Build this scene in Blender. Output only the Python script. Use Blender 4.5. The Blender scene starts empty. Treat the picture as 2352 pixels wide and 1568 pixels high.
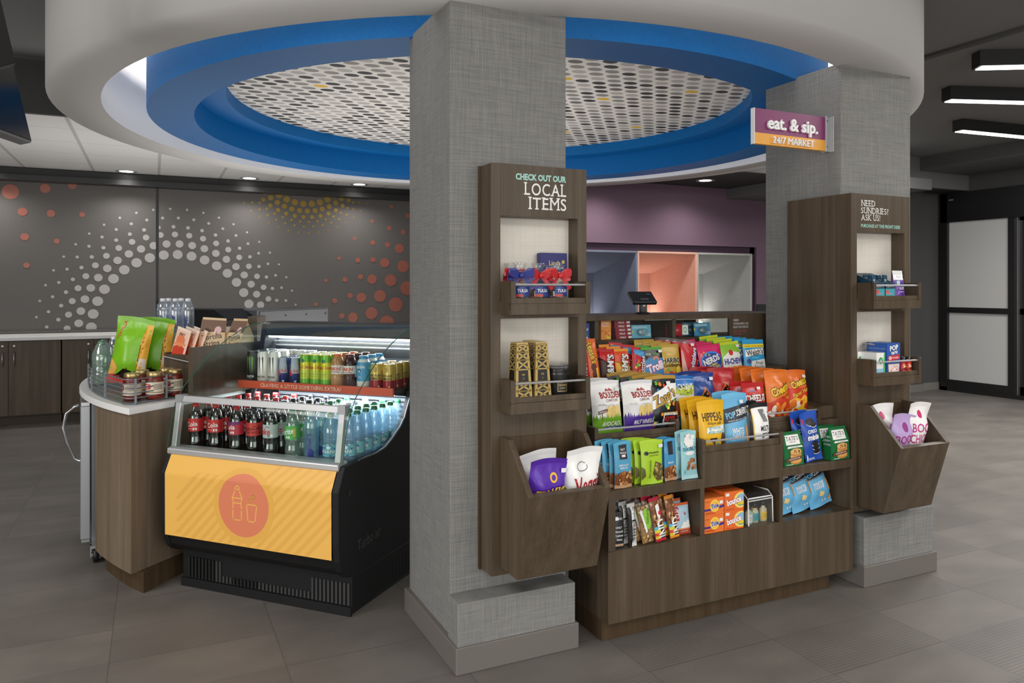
import bpy, bmesh, math, random
from mathutils import Vector, Matrix
sc = bpy.context.scene
C = sc.collection
PI = math.pi
R = math.radians
sin, cos = math.sin, math.cos

# ---------------------------------------------------------------- camera, world, big lights, exposure
CX, CY, CR = 2.212, 5.005, 2.59          # centre and radius of the round market under the round ceiling
cam_d = bpy.data.cameras.new('camera'); cam = bpy.data.objects.new('camera', cam_d); C.objects.link(cam)
cam.location = (0, 0, 1.4); cam.rotation_euler = (R(90), 0, R(-25.399))
cam_d.sensor_width = 36; cam_d.lens = 1735/2352*36; cam_d.shift_y = -123/2352; cam_d.clip_start = .05; cam_d.clip_end = 80
sc.camera = cam
sc.view_settings.view_transform = 'Standard'; sc.view_settings.look = 'None'
sc.view_settings.exposure = 0.0; sc.view_settings.gamma = 1; sc.view_settings.use_curve_mapping = False
try:
    sc.cycles.transparent_max_bounces = 40; sc.cycles.max_bounces = 8; sc.cycles.diffuse_bounces = 4
    sc.cycles.glossy_bounces = 4; sc.cycles.transmission_bounces = 6; sc.cycles.caustics_reflective = False; sc.cycles.caustics_refractive = False
    sc.cycles.sample_clamp_indirect = 4
except Exception: pass
w = bpy.data.worlds.new('world'); sc.world = w; w.use_nodes = True
w.node_tree.nodes['Background'].inputs[0].default_value = (1, .985, .96, 1)
w.node_tree.nodes['Background'].inputs[1].default_value = .6

def area(name, loc, size, power, rot=(0, 0, 0), col=(1, .97, .93), sy=None, spread=180):
    d = bpy.data.lights.new(name, 'AREA'); d.energy = power; d.size = size; d.color = col; d.spread = R(spread)
    if sy: d.shape = 'RECTANGLE'; d.size_y = sy
    o = bpy.data.objects.new(name, d); C.objects.link(o); o.location = loc; o.rotation_euler = rot
    return o
def spot(name, loc, power, angle=100, blend=.6, rot=(0, 0, 0), col=(1, .97, .93), r=.05):
    d = bpy.data.lights.new(name, 'SPOT'); d.energy = power; d.spot_size = R(angle); d.spot_blend = blend; d.color = col; d.shadow_soft_size = r
    o = bpy.data.objects.new(name, d); C.objects.link(o); o.location = loc; o.rotation_euler = rot
    return o
area('lobby_fill_light', (-.6, -.6, 3.0), 1.8, 60)  # all lobby lamps here are added area fill, no such fixtures seen
area('lobby_fill_light', (2.6, -1.2, 3.0), 1.6, 62)
area('lobby_fill_light', (-2.6, 3.0, 3.0), 1.6, 70)
area('lobby_fill_light', (5.4, 1.0, 3.0), 1.6, 85)
area('lobby_fill_light', (7.6, 3.6, 2.93), 1.6, 120)  # added to brighten the floor and walls towards the doors
area('lobby_fill_light', (7.2, 5.9, 2.93), 1.0, 35)
area('front_fill_light', (1.0, -3.7, 1.25), 6.0, 105, (R(90), 0, 0), (1, .985, .97), 2.3)       # added fill behind the camera to lift the undersides, no known window
area('left_fill_light', (-5.6, -.8, 1.3), 5.0, 225, (R(90), 0, R(-90)), (1, .985, .97), 2.3)  # added fill to brighten left-facing sides, no window seen there
area('kiosk_fill_light', (1.9, 5.4, .95), 2.2, 36, (R(180), 0, 0))                                  # unseen upward lamp added to brighten the ring and dotted ceiling
area('back_wall_fill_light', (.2, 7.6, 1.0), 3.0, 30, (R(180), 0, 0), sy=1.2)  # upward lamp added to lift the tile ceiling, no real fixture

# ---------------------------------------------------------------- materials
def lin(c):
    c = c/255
    return c/12.92 if c <= .04045 else ((c+.055)/1.055)**2.4
def rgb(c): return (lin(c[0]), lin(c[1]), lin(c[2]), 1)
_m = {}
def FO(c, rough=.3):
    k = ('foil', tuple(c), rough)
    if k not in _m:
        m, nt, b = nm('packet_%d_%d_%d' % tuple(c))
        b.inputs['Base Color'].default_value = rgb(c); b.inputs['Roughness'].default_value = rough
        bump(nt, b, noise(nt, mapped(nt, (1, 1, .7)), 26, 2, .45), .5, .006)
        _m[k] = m
    return _m[k]
def nm(name):
    m = bpy.data.materials.new(name); m.use_nodes = True
    nt = m.node_tree
    return m, nt, nt.nodes['Principled BSDF']
def P(c, rough=.45, metal=0, spec=.5, coat=0, emit=0):
    k = (tuple(c), rough, metal, spec, coat, emit)
    if k not in _m:
        m, nt, b = nm('paint_%d_%d_%d' % tuple(c))
        b.inputs['Base Color'].default_value = rgb(c); b.inputs['Roughness'].default_value = rough; b.inputs['Metallic'].default_value = metal
        b.inputs['Specular IOR Level'].default_value = spec; b.inputs['Coat Weight'].default_value = coat
        if emit: b.inputs['Emission Color'].default_value = rgb(c); b.inputs['Emission Strength'].default_value = emit
        _m[k] = m
    return _m[k]
def nodes(nt, *types): return [nt.nodes.new(t) for t in types]
def mapped(nt, scale, coord='Object'):
    tc, mp = nodes(nt, 'ShaderNodeTexCoord', 'ShaderNodeMapping')
    mp.inputs['Scale'].default_value = scale
    nt.links.new(tc.outputs[coord], mp.inputs[0])
    return mp.outputs[0]
def noise(nt, vec, scale, detail=3, rough=.5):
    n = nt.nodes.new('ShaderNodeTexNoise'); n.inputs['Scale'].default_value = scale; n.inputs['Detail'].default_value = detail; n.inputs['Roughness'].default_value = rough
    nt.links.new(vec, n.inputs['Vector'])
    return n.outputs[0]
def ramp(nt, fac, stops):
    r = nt.nodes.new('ShaderNodeValToRGB'); e = r.color_ramp.elements
    while len(e) < len(stops): e.new(.5)
    for el, (p, c) in zip(e, stops): el.position = p; el.color = rgb(c)
    nt.links.new(fac, r.inputs[0])
    return r.outputs[0]
def math_(nt, op, a, b=None, c=None):
    n = nt.nodes.new('ShaderNodeMath'); n.operation = op
    for i, x in enumerate((a, b, c)):
        if x is None: continue
        if isinstance(x, (int, float)): n.inputs[i].default_value = x
        else: nt.links.new(x, n.inputs[i])
    return n.outputs[0]
def mixc(nt, fac, a, b, mode='MIX'):
    n = nt.nodes.new('ShaderNodeMix'); n.data_type = 'RGBA'; n.blend_type = mode
    if isinstance(fac, (int, float)): n.inputs[0].default_value = fac
    else: nt.links.new(fac, n.inputs[0])
    for i, x in ((6, a), (7, b)):
        if isinstance(x, tuple): n.inputs[i].default_value = x
        else: nt.links.new(x, n.inputs[i])
    return n.outputs[2]
def bump(nt, b, h, strength=.2, dist=.002):
    n = nt.nodes.new('ShaderNodeBump'); n.inputs['Strength'].default_value = strength; n.inputs['Distance'].default_value = dist
    nt.links.new(h, n.inputs['Height']); nt.links.new(n.outputs[0], b.inputs['Normal'])

def wood_mat(name, c0, c1, c2):
    m, nt, b = nm(name)
    v = mapped(nt, (22, 22, 1.1)); f = noise(nt, v, 1.0, 5, .6)
    v2 = mapped(nt, (150, 150, 2.5)); f2 = noise(nt, v2, 1.0, 3, .6)
    s = math_(nt, 'ADD', math_(nt, 'MULTIPLY', f, .72), math_(nt, 'MULTIPLY', f2, .28))
    nt.links.new(ramp(nt, s, [(.30, c0), (.5, c1), (.70, c2)]), b.inputs['Base Color'])
    b.inputs['Roughness'].default_value = .42; b.inputs['Specular IOR Level'].default_value = .35
    bump(nt, b, f2, .08, .001)
    return m
WOOD = wood_mat('walnut_laminate', (66, 54, 41), (83, 70, 55), (99, 86, 70))
WOODL = wood_mat('walnut_laminate_light', (97, 82, 66), (116, 101, 84), (133, 118, 101))
WOODD = wood_mat('dark_laminate_kick', (60, 46, 31), (76, 60, 42), (90, 74, 55))
def linen(name, c0, c1):
    m, nt, b = nm(name)
    a = noise(nt, mapped(nt, (7, 7, 420)), 1, 2, .7); c = noise(nt, mapped(nt, (420, 420, 7)), 1, 2, .7)
    s = math_(nt, 'ADD', math_(nt, 'MULTIPLY', a, .5), math_(nt, 'MULTIPLY', c, .5))
    nt.links.new(ramp(nt, s, [(.36, c0), (.62, c1)]), b.inputs['Base Color'])
    b.inputs['Roughness'].default_value = .75; b.inputs['Specular IOR Level'].default_value = .2
    bump(nt, b, s, .15, .001)
    return m
LINEN = linen('grey_linen_wallcover', (112, 112, 110), (146, 145, 142))
CREAM = linen('cream_panel', (220, 213, 201), (232, 226, 215))
def grainy(name, c, amt=10, scale=300, rough=.8):
    m, nt, b = nm(name)
    f = noise(nt, mapped(nt, (1, 1, 1)), scale, 2)
    lo = tuple(max(0, x-amt) for x in c); hi = tuple(min(255, x+amt) for x in c)
    nt.links.new(ramp(nt, f, [(.3, lo), (.7, hi)]), b.inputs['Base Color'])
    b.inputs['Roughness'].default_value = rough; b.inputs['Specular IOR Level'].default_value = .25
    return m
PLASTER = grainy('white_plaster', (194, 192, 190), 2)
WHITEP = grainy('white_cove_paint', (226, 225, 223), 2)
BLUE = grainy('blue_gloss_paint', (4, 100, 168), 3, 60, .5)
DARKC = grainy('charcoal_ceiling', (124, 124, 124), 4)
DARKW = grainy('charcoal_wall', (84, 84, 83), 5)
PURPLE = grainy('plum_wall', (114, 92, 107), 5)
PLUMD = P((52, 26, 50), .6)
BLACKP = grainy('black_textured_plastic', (26, 26, 27), 5, 900, .5)
BLACK = P((22, 22, 23), .4)
GREYM = P((118, 121, 124), .4, .6)
RAIL = P((208, 209, 211), .28, .25)
STEEL = P((178, 180, 182), .3, .9)
ALU = P((196, 197, 198), .38, .55)
WHITE = P((238, 238, 236), .35)
BRASS = P((186, 164, 112), .3, .8)

m, nt, b = nm('floor_tile')                      # 24 x 12 inch tiles, every second one ribbed
tc = nt.nodes.new('ShaderNodeTexCoord'); sp = nt.nodes.new('ShaderNodeSeparateXYZ'); nt.links.new(tc.outputs['Object'], sp.inputs[0])
tx = math_(nt, 'DIVIDE', math_(nt, 'SUBTRACT', sp.outputs[0], 1.635-.595*3), .595)
ty = math_(nt, 'DIVIDE', math_(nt, 'SUBTRACT', sp.outputs[1], 2.58), .305)
fx = math_(nt, 'FLOOR', tx); fy = math_(nt, 'FLOOR', ty)
ux = math_(nt, 'SUBTRACT', tx, fx); uy = math_(nt, 'SUBTRACT', ty, fy)
par = math_(nt, 'FLOORED_MODULO', math_(nt, 'ADD', fx, fy), 2)      # 0 = ribbed
rib = math_(nt, 'MULTIPLY', math_(nt, 'SUBTRACT', 1, par), math_(nt, 'GREATER_THAN', math_(nt, 'SINE', math_(nt, 'MULTIPLY', uy, 2*PI*19)), .25))
def edge(u, wd): return math_(nt, 'LESS_THAN', math_(nt, 'MINIMUM', u, math_(nt, 'SUBTRACT', 1, u)), wd)
gr = math_(nt, 'MAXIMUM', edge(ux, .0032), edge(uy, .0062))
cl = noise(nt, mapped(nt, (1.6, 3, 1)), 1.5, 4)
base = ramp(nt, cl, [(.3, (104, 99, 94)), (.7, (121, 116, 110))])
cb = nt.nodes.new('ShaderNodeCombineXYZ'); nt.links.new(fx, cb.inputs[0]); nt.links.new(fy, cb.inputs[1])
wn = nt.nodes.new('ShaderNodeTexWhiteNoise'); nt.links.new(cb.outputs[0], wn.inputs['Vector'])
hv = nt.nodes.new('ShaderNodeHueSaturation'); nt.links.new(base, hv.inputs['Color'])
nt.links.new(math_(nt, 'ADD', .94, math_(nt, 'MULTIPLY', wn.outputs[0], .12)), hv.inputs['Value'])
c1 = mixc(nt, math_(nt, 'MULTIPLY', rib, .42), hv.outputs[0], rgb((84, 80, 76)))
nt.links.new(mixc(nt, math_(nt, 'MULTIPLY', gr, .6), c1, rgb((78, 74, 70))), b.inputs['Base Color'])
b.inputs['Roughness'].default_value = .5; b.inputs['Specular IOR Level'].default_value = .35
bump(nt, b, math_(nt, 'SUBTRACT', 1, math_(nt, 'ADD', math_(nt, 'MULTIPLY', rib, .4), gr)), .3, .0015)
FLOOR = m

m, nt, b = nm('dotted_ceiling')                   # oval dots in rows, random greys with a few yellow ones
tc = nt.nodes.new('ShaderNodeTexCoord'); sp = nt.nodes.new('ShaderNodeSeparateXYZ'); nt.links.new(tc.outputs['Object'], sp.inputs[0])
py = math_(nt, 'DIVIDE', sp.outputs[1], .085); fy = math_(nt, 'FLOOR', py)
off = math_(nt, 'MULTIPLY', math_(nt, 'FLOORED_MODULO', fy, 2), .5)
px = math_(nt, 'ADD', math_(nt, 'DIVIDE', sp.outputs[0], .125), off); fx = math_(nt, 'FLOOR', px)
ux = math_(nt, 'MULTIPLY', math_(nt, 'SUBTRACT', math_(nt, 'SUBTRACT', px, fx), .5), 1.18)
uy = math_(nt, 'MULTIPLY', math_(nt, 'SUBTRACT', math_(nt, 'SUBTRACT', py, fy), .5), 1.18)
dd = math_(nt, 'ADD', math_(nt, 'MULTIPLY', ux, ux), math_(nt, 'MULTIPLY', uy, uy))
ins = math_(nt, 'LESS_THAN', dd, .205)
cb = nt.nodes.new('ShaderNodeCombineXYZ'); nt.links.new(fx, cb.inputs[0]); nt.links.new(fy, cb.inputs[1])
wn = nt.nodes.new('ShaderNodeTexWhiteNoise'); nt.links.new(cb.outputs[0], wn.inputs['Vector'])
r_ = nt.nodes.new('ShaderNodeValToRGB'); r_.color_ramp.interpolation = 'CONSTANT'; e = r_.color_ramp.elements
while len(e) < 5: e.new(.5)
for el, (p, c) in zip(e, [(0, (178, 174, 171)), (.32, (140, 138, 135)), (.6, (104, 103, 101)), (.78, (56, 56, 56)), (.975, (222, 178, 60))]): el.position = p; el.color = rgb(c)
nt.links.new(wn.outputs[0], r_.inputs[0])
nt.links.new(mixc(nt, ins, rgb((222, 218, 213)), r_.outputs[0]), b.inputs['Base Color'])
b.inputs['Roughness'].default_value = .7
DOTS = m

m, nt, b = nm('acoustic_tile')                    # lay-in ceiling grid
tc = nt.nodes.new('ShaderNodeTexCoord'); sp = nt.nodes.new('ShaderNodeSeparateXYZ'); nt.links.new(tc.outputs['Object'], sp.inputs[0])
tx = math_(nt, 'DIVIDE', math_(nt, 'SUBTRACT', sp.outputs[0], .057), .657); ty = math_(nt, 'DIVIDE', math_(nt, 'SUBTRACT', sp.outputs[1], 7.13), .653)
ux = math_(nt, 'FRACT', tx); uy = math_(nt, 'FRACT', ty)
g1 = edge(ux, .022); g2 = edge(uy, .009)
sp1 = noise(nt, mapped(nt, (1, 1, 1)), 120, 2)
tb = ramp(nt, sp1, [(.3, (196, 195, 194)), (.6, (206, 205, 204))])
c1 = mixc(nt, g1, tb, rgb((168, 167, 166))); nt.links.new(mixc(nt, math_(nt, 'MULTIPLY', g2, .6), c1, rgb((150, 150, 150))), b.inputs['Base Color'])
b.inputs['Roughness'].default_value = .85
ACOUSTIC = m

def clear(name, col, tint, glossy=.08, body=0, bodycol=(220, 235, 245), rough=.03):
    """thin clear plastic or glass: straight-through transparency with a fresnel sheen"""
    m = bpy.data.materials.new(name); m.use_nodes = True; nt = m.node_tree; nt.nodes.clear()
    out, tr, gl, mx, fr = nodes(nt, 'ShaderNodeOutputMaterial', 'ShaderNodeBsdfTransparent', 'ShaderNodeBsdfGlossy', 'ShaderNodeMixShader', 'ShaderNodeLayerWeight')
    tr.inputs[0].default_value = rgb(tint); gl.inputs['Roughness'].default_value = rough; gl.inputs[0].default_value = rgb(col)
    fr.inputs[0].default_value = .25
    base = tr.outputs[0]
    if body:
        df, m2, tl = nodes(nt, 'ShaderNodeBsdfDiffuse', 'ShaderNodeMixShader', 'ShaderNodeBsdfTranslucent'); df.inputs[0].default_value = rgb(bodycol); tl.inputs[0].default_value = rgb(bodycol)
        a_ = nt.nodes.new('ShaderNodeAddShader'); nt.links.new(df.outputs[0], a_.inputs[0]); nt.links.new(tl.outputs[0], a_.inputs[1])
        m2.inputs[0].default_value = body
        nt.links.new(base, m2.inputs[1]); nt.links.new(a_.outputs[0], m2.inputs[2]); base = m2.outputs[0]
    f = math_(nt, 'MINIMUM', math_(nt, 'ADD', math_(nt, 'MULTIPLY', fr.outputs['Facing'], .35), glossy*.3), .6)
    f = math_(nt, 'ADD', glossy*.4, math_(nt, 'MULTIPLY', math_(nt, 'POWER', fr.outputs['Facing'], 2.2 if body or glossy > .1 else 3.5), .55 if body or glossy > .1 else .4))
    nt.links.new(f, mx.inputs[0]); nt.links.new(base, mx.inputs[1]); nt.links.new(gl.outputs[0], mx.inputs[2]); nt.links.new(mx.outputs[0], out.inputs[0])
    return m
GLASS = clear('clear_glass', (255, 255, 255), (246, 250, 248), .04, rough=.01)
GLASSE = P((62, 122, 98), .15)
PET = clear('clear_bottle_plastic', (255, 255, 255), (238, 242, 245), .25)
PETW = clear('water_bottle_plastic', (255, 255, 255), (216, 234, 242), .3, .16, (200, 228, 242))
PETC = clear('clear_water_bottle_plastic', (255, 255, 255), (232, 237, 242), .3, .10, (222, 228, 236))
PETG = clear('pale_green_bottle_plastic', (255, 255, 255), (214, 228, 220), .3, .16, (190, 205, 195))
FILM = clear('clear_cellophane', (255, 255, 255), (242, 242, 242), .1, .03)
VINYL = clear('clear_vinyl', (255, 255, 255), (244, 246, 247), .15, .02)
COLA = P((34, 20, 14), .12)
LED = P((255, 255, 255), .5, 0, .5, 0, 6)
LEDC = P((240, 246, 255), .5, 0, .5, 0, 60)
LAMP = P((255, 252, 246), .5, 0, .5, 0, 9)
COVE = P((255, 244, 232), .5, 0, .5, 0, 36)

# ---------------------------------------------------------------- mesh helpers
class MB:
    def __init__(s): s.v = []; s.f = []; s.m = []; s.sm = []; s.mats = []
    def mi(s, mat):
        if mat not in s.mats: s.mats.append(mat)
        return s.mats.index(mat)
    def add(s, vs, fs, mat, smooth=False):
        o = len(s.v); k = s.mi(mat); s.v += [tuple(v) for v in vs]
        for f in fs: s.f.append(tuple(i+o for i in f)); s.m.append(k); s.sm.append(smooth)
        return s
    def box(s, x0, x1, y0, y1, z0, z1, mat):
        return s.add([(x0, y0, z0), (x1, y0, z0), (x1, y1, z0), (x0, y1, z0), (x0, y0, z1), (x1, y0, z1), (x1, y1, z1), (x0, y1, z1)],
                     [(0, 3, 2, 1), (4, 5, 6, 7), (0, 1, 5, 4), (1, 2, 6, 5), (2, 3, 7, 6), (3, 0, 4, 7)], mat)
    def hexa(s, p, mat): return s.add(p, [(0, 3, 2, 1), (4, 5, 6, 7), (0, 1, 5, 4), (1, 2, 6, 5), (2, 3, 7, 6), (3, 0, 4, 7)], mat)
    def prism(s, pts, axis, lo, hi, mat, smooth=False):
        def q(p, t): return (t, p[0], p[1]) if axis == 'x' else (p[0], t, p[1]) if axis == 'y' else (p[0], p[1], t)
        n = len(pts)
        s.add([q(p, lo) for p in pts]+[q(p, hi) for p in pts], [tuple(range(n-1, -1, -1)), tuple(range(n, 2*n))], mat)
        return s.add([q(p, lo) for p in pts]+[q(p, hi) for p in pts], [(i, (i+1) % n, n+(i+1) % n, n+i) for i in range(n)], mat, smooth)
    def lathe(s, prof, mat, seg=24, c=(0, 0, 0), smooth=True, a0=0, a1=2*PI):
        full = abs(a1-a0-2*PI) < 1e-6; n = seg if full else seg+1
        vs = []
        for r, z in prof:
            for i in range(n):
                a = a0+(a1-a0)*i/seg; vs.append((c[0]+r*cos(a), c[1]+r*sin(a), c[2]+z))
        fs = []
        for k in range(len(prof)-1):
            for i in range(seg):
                j = (i+1) % n
                fs.append((k*n+i, k*n+j, (k+1)*n+j, (k+1)*n+i))
        s.add(vs, fs, mat, smooth)
        for k, rev in ((0, 1), (len(prof)-1, 0)):
            if full and prof[k][0] > 1e-5 and getattr(s, 'cap', True): s.add([vs[k*n+i] for i in range(n)], [tuple(range(n-1, -1, -1)) if rev else tuple(range(n))], mat)
        return s
    def tube(s, path, r, mat, seg=8):
        n = len(path); vs = []
        for i, p in enumerate(path):
            t = (Vector(path[min(i+1, n-1)])-Vector(path[max(i-1, 0)])).normalized()
            u = t.cross(Vector((0, 0, 1)) if abs(t.z) < .9 else Vector((1, 0, 0))).normalized(); v = t.cross(u)
            for k in range(seg):
                a = 2*PI*k/seg; vs.append(Vector(p)+u*(r*cos(a))+v*(r*sin(a)))
        fs = [(i*seg+k, i*seg+(k+1) % seg, (i+1)*seg+(k+1) % seg, (i+1)*seg+k) for i in range(n-1) for k in range(seg)]
        s.add(vs, fs+[tuple(range(seg)), tuple(range((n-1)*seg, n*seg))], mat, True)
        return s
    def grid(s, fn, nu, nv, mat, smooth=True, flip=False):
        vs = [fn(i/nu, j/nv) for j in range(nv+1) for i in range(nu+1)]
        fs = []
        for j in range(nv):
            for i in range(nu):
                a = j*(nu+1)+i; q = (a, a+1, a+nu+2, a+nu+1); fs.append(q[::-1] if flip else q)
        return s.add(vs, fs, mat, smooth)
    def mesh(s, name):
        me = bpy.data.meshes.new(name); me.from_pydata(s.v, [], s.f)
        for mt in s.mats: me.materials.append(mt)
        me.polygons.foreach_set('material_index', s.m); me.polygons.foreach_set('use_smooth', s.sm); me.update()
        return me
    def obj(s, name, parent=None, loc=None, rot=None, bev=0):
        me = s.mesh(name)
        o = bpy.data.objects.new(name, me); C.objects.link(o)
        if parent: o.parent = parent
        if loc: o.location = loc
        if rot: o.rotation_euler = rot
        if bev:
            bm = bmesh.new(); bm.from_mesh(me); bmesh.ops.remove_doubles(bm, verts=bm.verts, dist=1e-6); bmesh.ops.recalc_face_normals(bm, faces=bm.faces); bm.to_mesh(me); bm.free()
            d = o.modifiers.new('bevel', 'BEVEL'); d.width = bev; d.segments = 1; d.limit_method = 'ANGLE'; d.angle_limit = R(50)
        return o
def tag(o, label, cat, group=None, kind=None):
    o['label'] = label; o['category'] = cat
    if group: o['group'] = group
    if kind: o['kind'] = kind
    return o
def structure(o, label=None):
    o['kind'] = 'structure'
    if label: o['label'] = label; o['category'] = label.split()[-1]
    return o
def empty(name, loc=(0, 0, 0), rot=(0, 0, 0)):
    o = bpy.data.objects.new(name, None); o.empty_display_size = .05; C.objects.link(o); o.location = loc; o.rotation_euler = rot
    return o
def copy_tree(o, parent=None):
    c = o.copy(); C.objects.link(c)
    if parent: c.parent = parent
    for ch in list(o.children): copy_tree(ch, c)
    return c
def lbl(o, t): o['label'] = t; return o

# ---------------------------------------------------------------- lettering and printed artwork
_tx = {}
SLAB = {'A': '0b1b', 'D': '0b0t', 'E': '0b0t', 'F': '0b0t', 'H': '0b0t1b1t', 'I': 'cbct', 'K': '0b0t1b1t', 'L': '0b0t', 'M': '0b0t1b1t', 'N': '0b0t1t', 'P': '0b0t', 'R': '0b0t1b', 'T': 'cb', 'U': '0t1t', 'V': '0t1t', 'X': '0b0t1b1t', 'Y': '0t1tcb'}
def glyphs(s, bold=0, slab=False):
    """flat lettering with unit capital height: verts, faces, width, centred in y on the capitals"""
    k = (s, bold, slab)
    if k in _tx: return _tx[k]
    def mk(t):
        cu = bpy.data.curves.new('lettering', 'FONT'); cu.body = t; cu.size = 1; cu.resolution_u = 4 if slab else 2; cu.offset = 0 if slab and t in 'MN' else bold*.022; cu.fill_mode = 'FRONT'
        ob = bpy.data.objects.new('lettering', cu); C.objects.link(ob)
        me = bpy.data.meshes.new_from_object(ob)
        vs = [(v.co.x, v.co.y) for v in me.vertices]; fs = [tuple(p.vertices) for p in me.polygons]
        bpy.data.objects.remove(ob); bpy.data.meshes.remove(me); bpy.data.curves.remove(cu)
        return vs, fs
    if not slab: vs, fs = mk(s)
    else:
        vs, fs, x = [], [], 0
        for ch in s:
            if ch == ' ': x += .34; continue
            v, f = mk(ch); o = len(vs); a = min(p[0] for p in v); bq = max(p[0] for p in v); sw = .1
            vs += [(p[0]-a+x, p[1]) for p in v]; fs += [tuple(i+o for i in q) for q in f]
            code = SLAB.get(ch, '')
            for i in range(0, len(code), 2):
                cx_ = {'0': sw*.5, '1': bq-a-sw*.5, 'c': (bq-a)/2}[code[i]]+x; y0 = 0 if code[i+1] == 'b' else .73-.07
                o = len(vs); vs += [(cx_-.125, y0, 1), (cx_+.125, y0, 1), (cx_+.125, y0+.07, 1), (cx_-.125, y0+.07, 1)]; fs.append((o, o+1, o+2, o+3))
            x += bq-a+.13
    if not vs: _tx[k] = ([], [], 0); return _tx[k]
    x0 = min(p[0] for p in vs); wd = max(p[0] for p in vs)-x0
    H_ = .73
    _tx[k] = ([((p[0]-x0)/H_, p[1]/H_, p[2] if len(p) > 2 else 0) for p in vs], fs, wd/H_)
    return _tx[k]
def ell(cx, cy, rx, ry, n=18, a0=0): return [(cx+rx*cos(2*PI*i/n+a0), cy+ry*sin(2*PI*i/n+a0)) for i in range(n)]
def draw(mb, items, w, h, fmap, nx=8, nz=8, off=.0004, step=.00005, clip=True):
    """lay printed shapes (given in 0..1 of the face) on a curved face; fmap(u, v, offset) -> point"""
    k = 0
    for it in items:
        kind, col = it[0], it[1]
        mat = col if isinstance(col, bpy.types.Material) else P(col, .4)
        shapes = []
        if kind == 'r': x0, y0, x1, y1 = it[2:6]; shapes = [[(x0*w, y0*h), (x1*w, y0*h), (x1*w, y1*h), (x0*w, y1*h)]]
        elif kind == 'e': cx_, cy_, rx, ry = it[2:6]; shapes = [ell(cx_*w, cy_*h, rx*w, ry*(h if len(it) < 7 else w), 40 if rx*w > .025 else 18)]
        elif kind == 'p': shapes = [[(x*w, y*h) for x, y in it[2]]]
        elif kind == 'pp': shapes = [[(x*w, y*h) for x, y in q] for q in it[2]]
        bm = bmesh.new()
        if kind in ('t', 'o'):
            s, cu, cv, th = it[2:6]; opt = it[6] if len(it) > 6 else {}
            vs, fs, tw = glyphs(s, opt.get('b', 0), opt.get('slab', False))
            th = th*h; wl = opt.get('w'); sx = 1
            if wl and tw*th > wl*w: sx = wl*w/(tw*th)
            a = R(opt.get('rot', 0)); ca, sa = cos(a), sin(a); al = opt.get('al', .5)
            pv = []
            for x, y, ly in vs:
                X = (x-tw*al)*th*sx; Y = (y-.5)*th
                pv.append(bm.verts.new((cu*w+X*ca-Y*sa, cv*h+X*sa+Y*ca, ly*.00012)))
            for f in fs:
                try: bm.faces.new([pv[i] for i in f])
                except ValueError: pass
        else:
            for sh in shapes:
                bm.faces.new([bm.verts.new((x, y, 0)) for x, y in sh])
            bmesh.ops.triangulate(bm, faces=bm.faces[:], ngon_method='EAR_CLIP')
        if not bm.verts: bm.free(); continue
        xs = [v.co.x for v in bm.verts]; ys = [v.co.y for v in bm.verts]
        bx = (min(xs), max(xs), min(ys), max(ys))
        def cut(co, no, outer=False): bmesh.ops.bisect_plane(bm, geom=bm.verts[:]+bm.edges[:]+bm.faces[:], dist=1e-7, plane_co=co, plane_no=no, clear_outer=outer)
        if clip:
            if bx[0] < 0: cut((0, 0, 0), (-1, 0, 0), True)
            if bx[1] > w: cut((w, 0, 0), (1, 0, 0), True)
            if bx[2] < 0: cut((0, 0, 0), (0, -1, 0), True)
            if bx[3] > h: cut((0, h, 0), (0, 1, 0), True)
        for i in range(1, nx):
            if bx[0] < w*i/nx < bx[1]: cut((w*i/nx, 0, 0), (1, 0, 0))
        for i in range(1, nz):
            if bx[2] < h*i/nz < bx[3]: cut((0, h*i/nz, 0), (0, 1, 0))
        bm.verts.index_update()
        o = off+k*step
        mb.add([fmap(v.co.x/w, v.co.y/h, o+v.co.z) for v in bm.verts], [tuple(v.index for v in f.verts) for f in bm.faces], mat, nx > 1)
        bm.free(); k += 1
    return mb
def T(c, s, u, v, h, **o): return ('t', c, s, u, v, h, o)
def OT(c, oc, s, u, v, h, **o):
    a = dict(o); a['b'] = o.get('b', 1)+2.2
    return [('t', oc, s, u, v, h, a), ('t', c, s, u, v, h, o)]
def plane_front(x0, z0, w, h, y): return lambda u, v, o: (x0+u*w, y-o, z0+v*h)

# ---------------------------------------------------------------- the room
structure(MB().box(-9, 14, -4, 12, -.06, 0, FLOOR).obj('floor'))
structure(MB().box(-9, 14, -1.0, 6.55, 3.07, 3.15, DARKC).obj('ceiling'))
def arc_pts(r, a0, a1, n): return [(CX+r*cos(a0+(a1-a0)*i/n), CY+r*sin(a0+(a1-a0)*i/n)) for i in range(n+1)]
aL, aM, aR = math.acos((.12-CX)/2.6), math.acos((3.3-CX)/2.6), math.acos((4.304-CX)/2.6)
structure(MB().prism([(-6, 6.55)]+arc_pts(2.6, aL, aM, 24)+[(3.3, 10), (-6, 10)], 'z', 2.70, 2.74, ACOUSTIC).obj('ceiling_tiles'))
structure(MB().box(-6, .10, 6.50, 6.55, 2.68, 3.07, P((58, 58, 58), .8)).obj('trim_1'))
structure(MB().prism(arc_pts(2.6, aM, aR, 16)+[(9.9, 6.55), (9.9, 7.76), (3.3, 7.76)], 'z', 2.70, 2.76, P((44, 43, 44), .8)).obj('ceiling_dark'))
structure(MB().box(4.31, 9.9, 6.50, 6.55, 2.70, 3.07, DARKC).obj('trim_2'))
structure(MB().box(6.82, 8.4, 6.0, 7.755, 2.57, 2.699, P((98, 99, 99), .8)).obj('ceiling_beam'))
structure(MB().box(-6, 3.6, 9.80, 9.9, 0, 2.74, P((120, 120, 118), .8)).obj('wall_back'))
structure(MB().box(3.5, 3.6, 7.8, 9.8, 0, 2.74, DARKW).obj('wall_return'))
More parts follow.
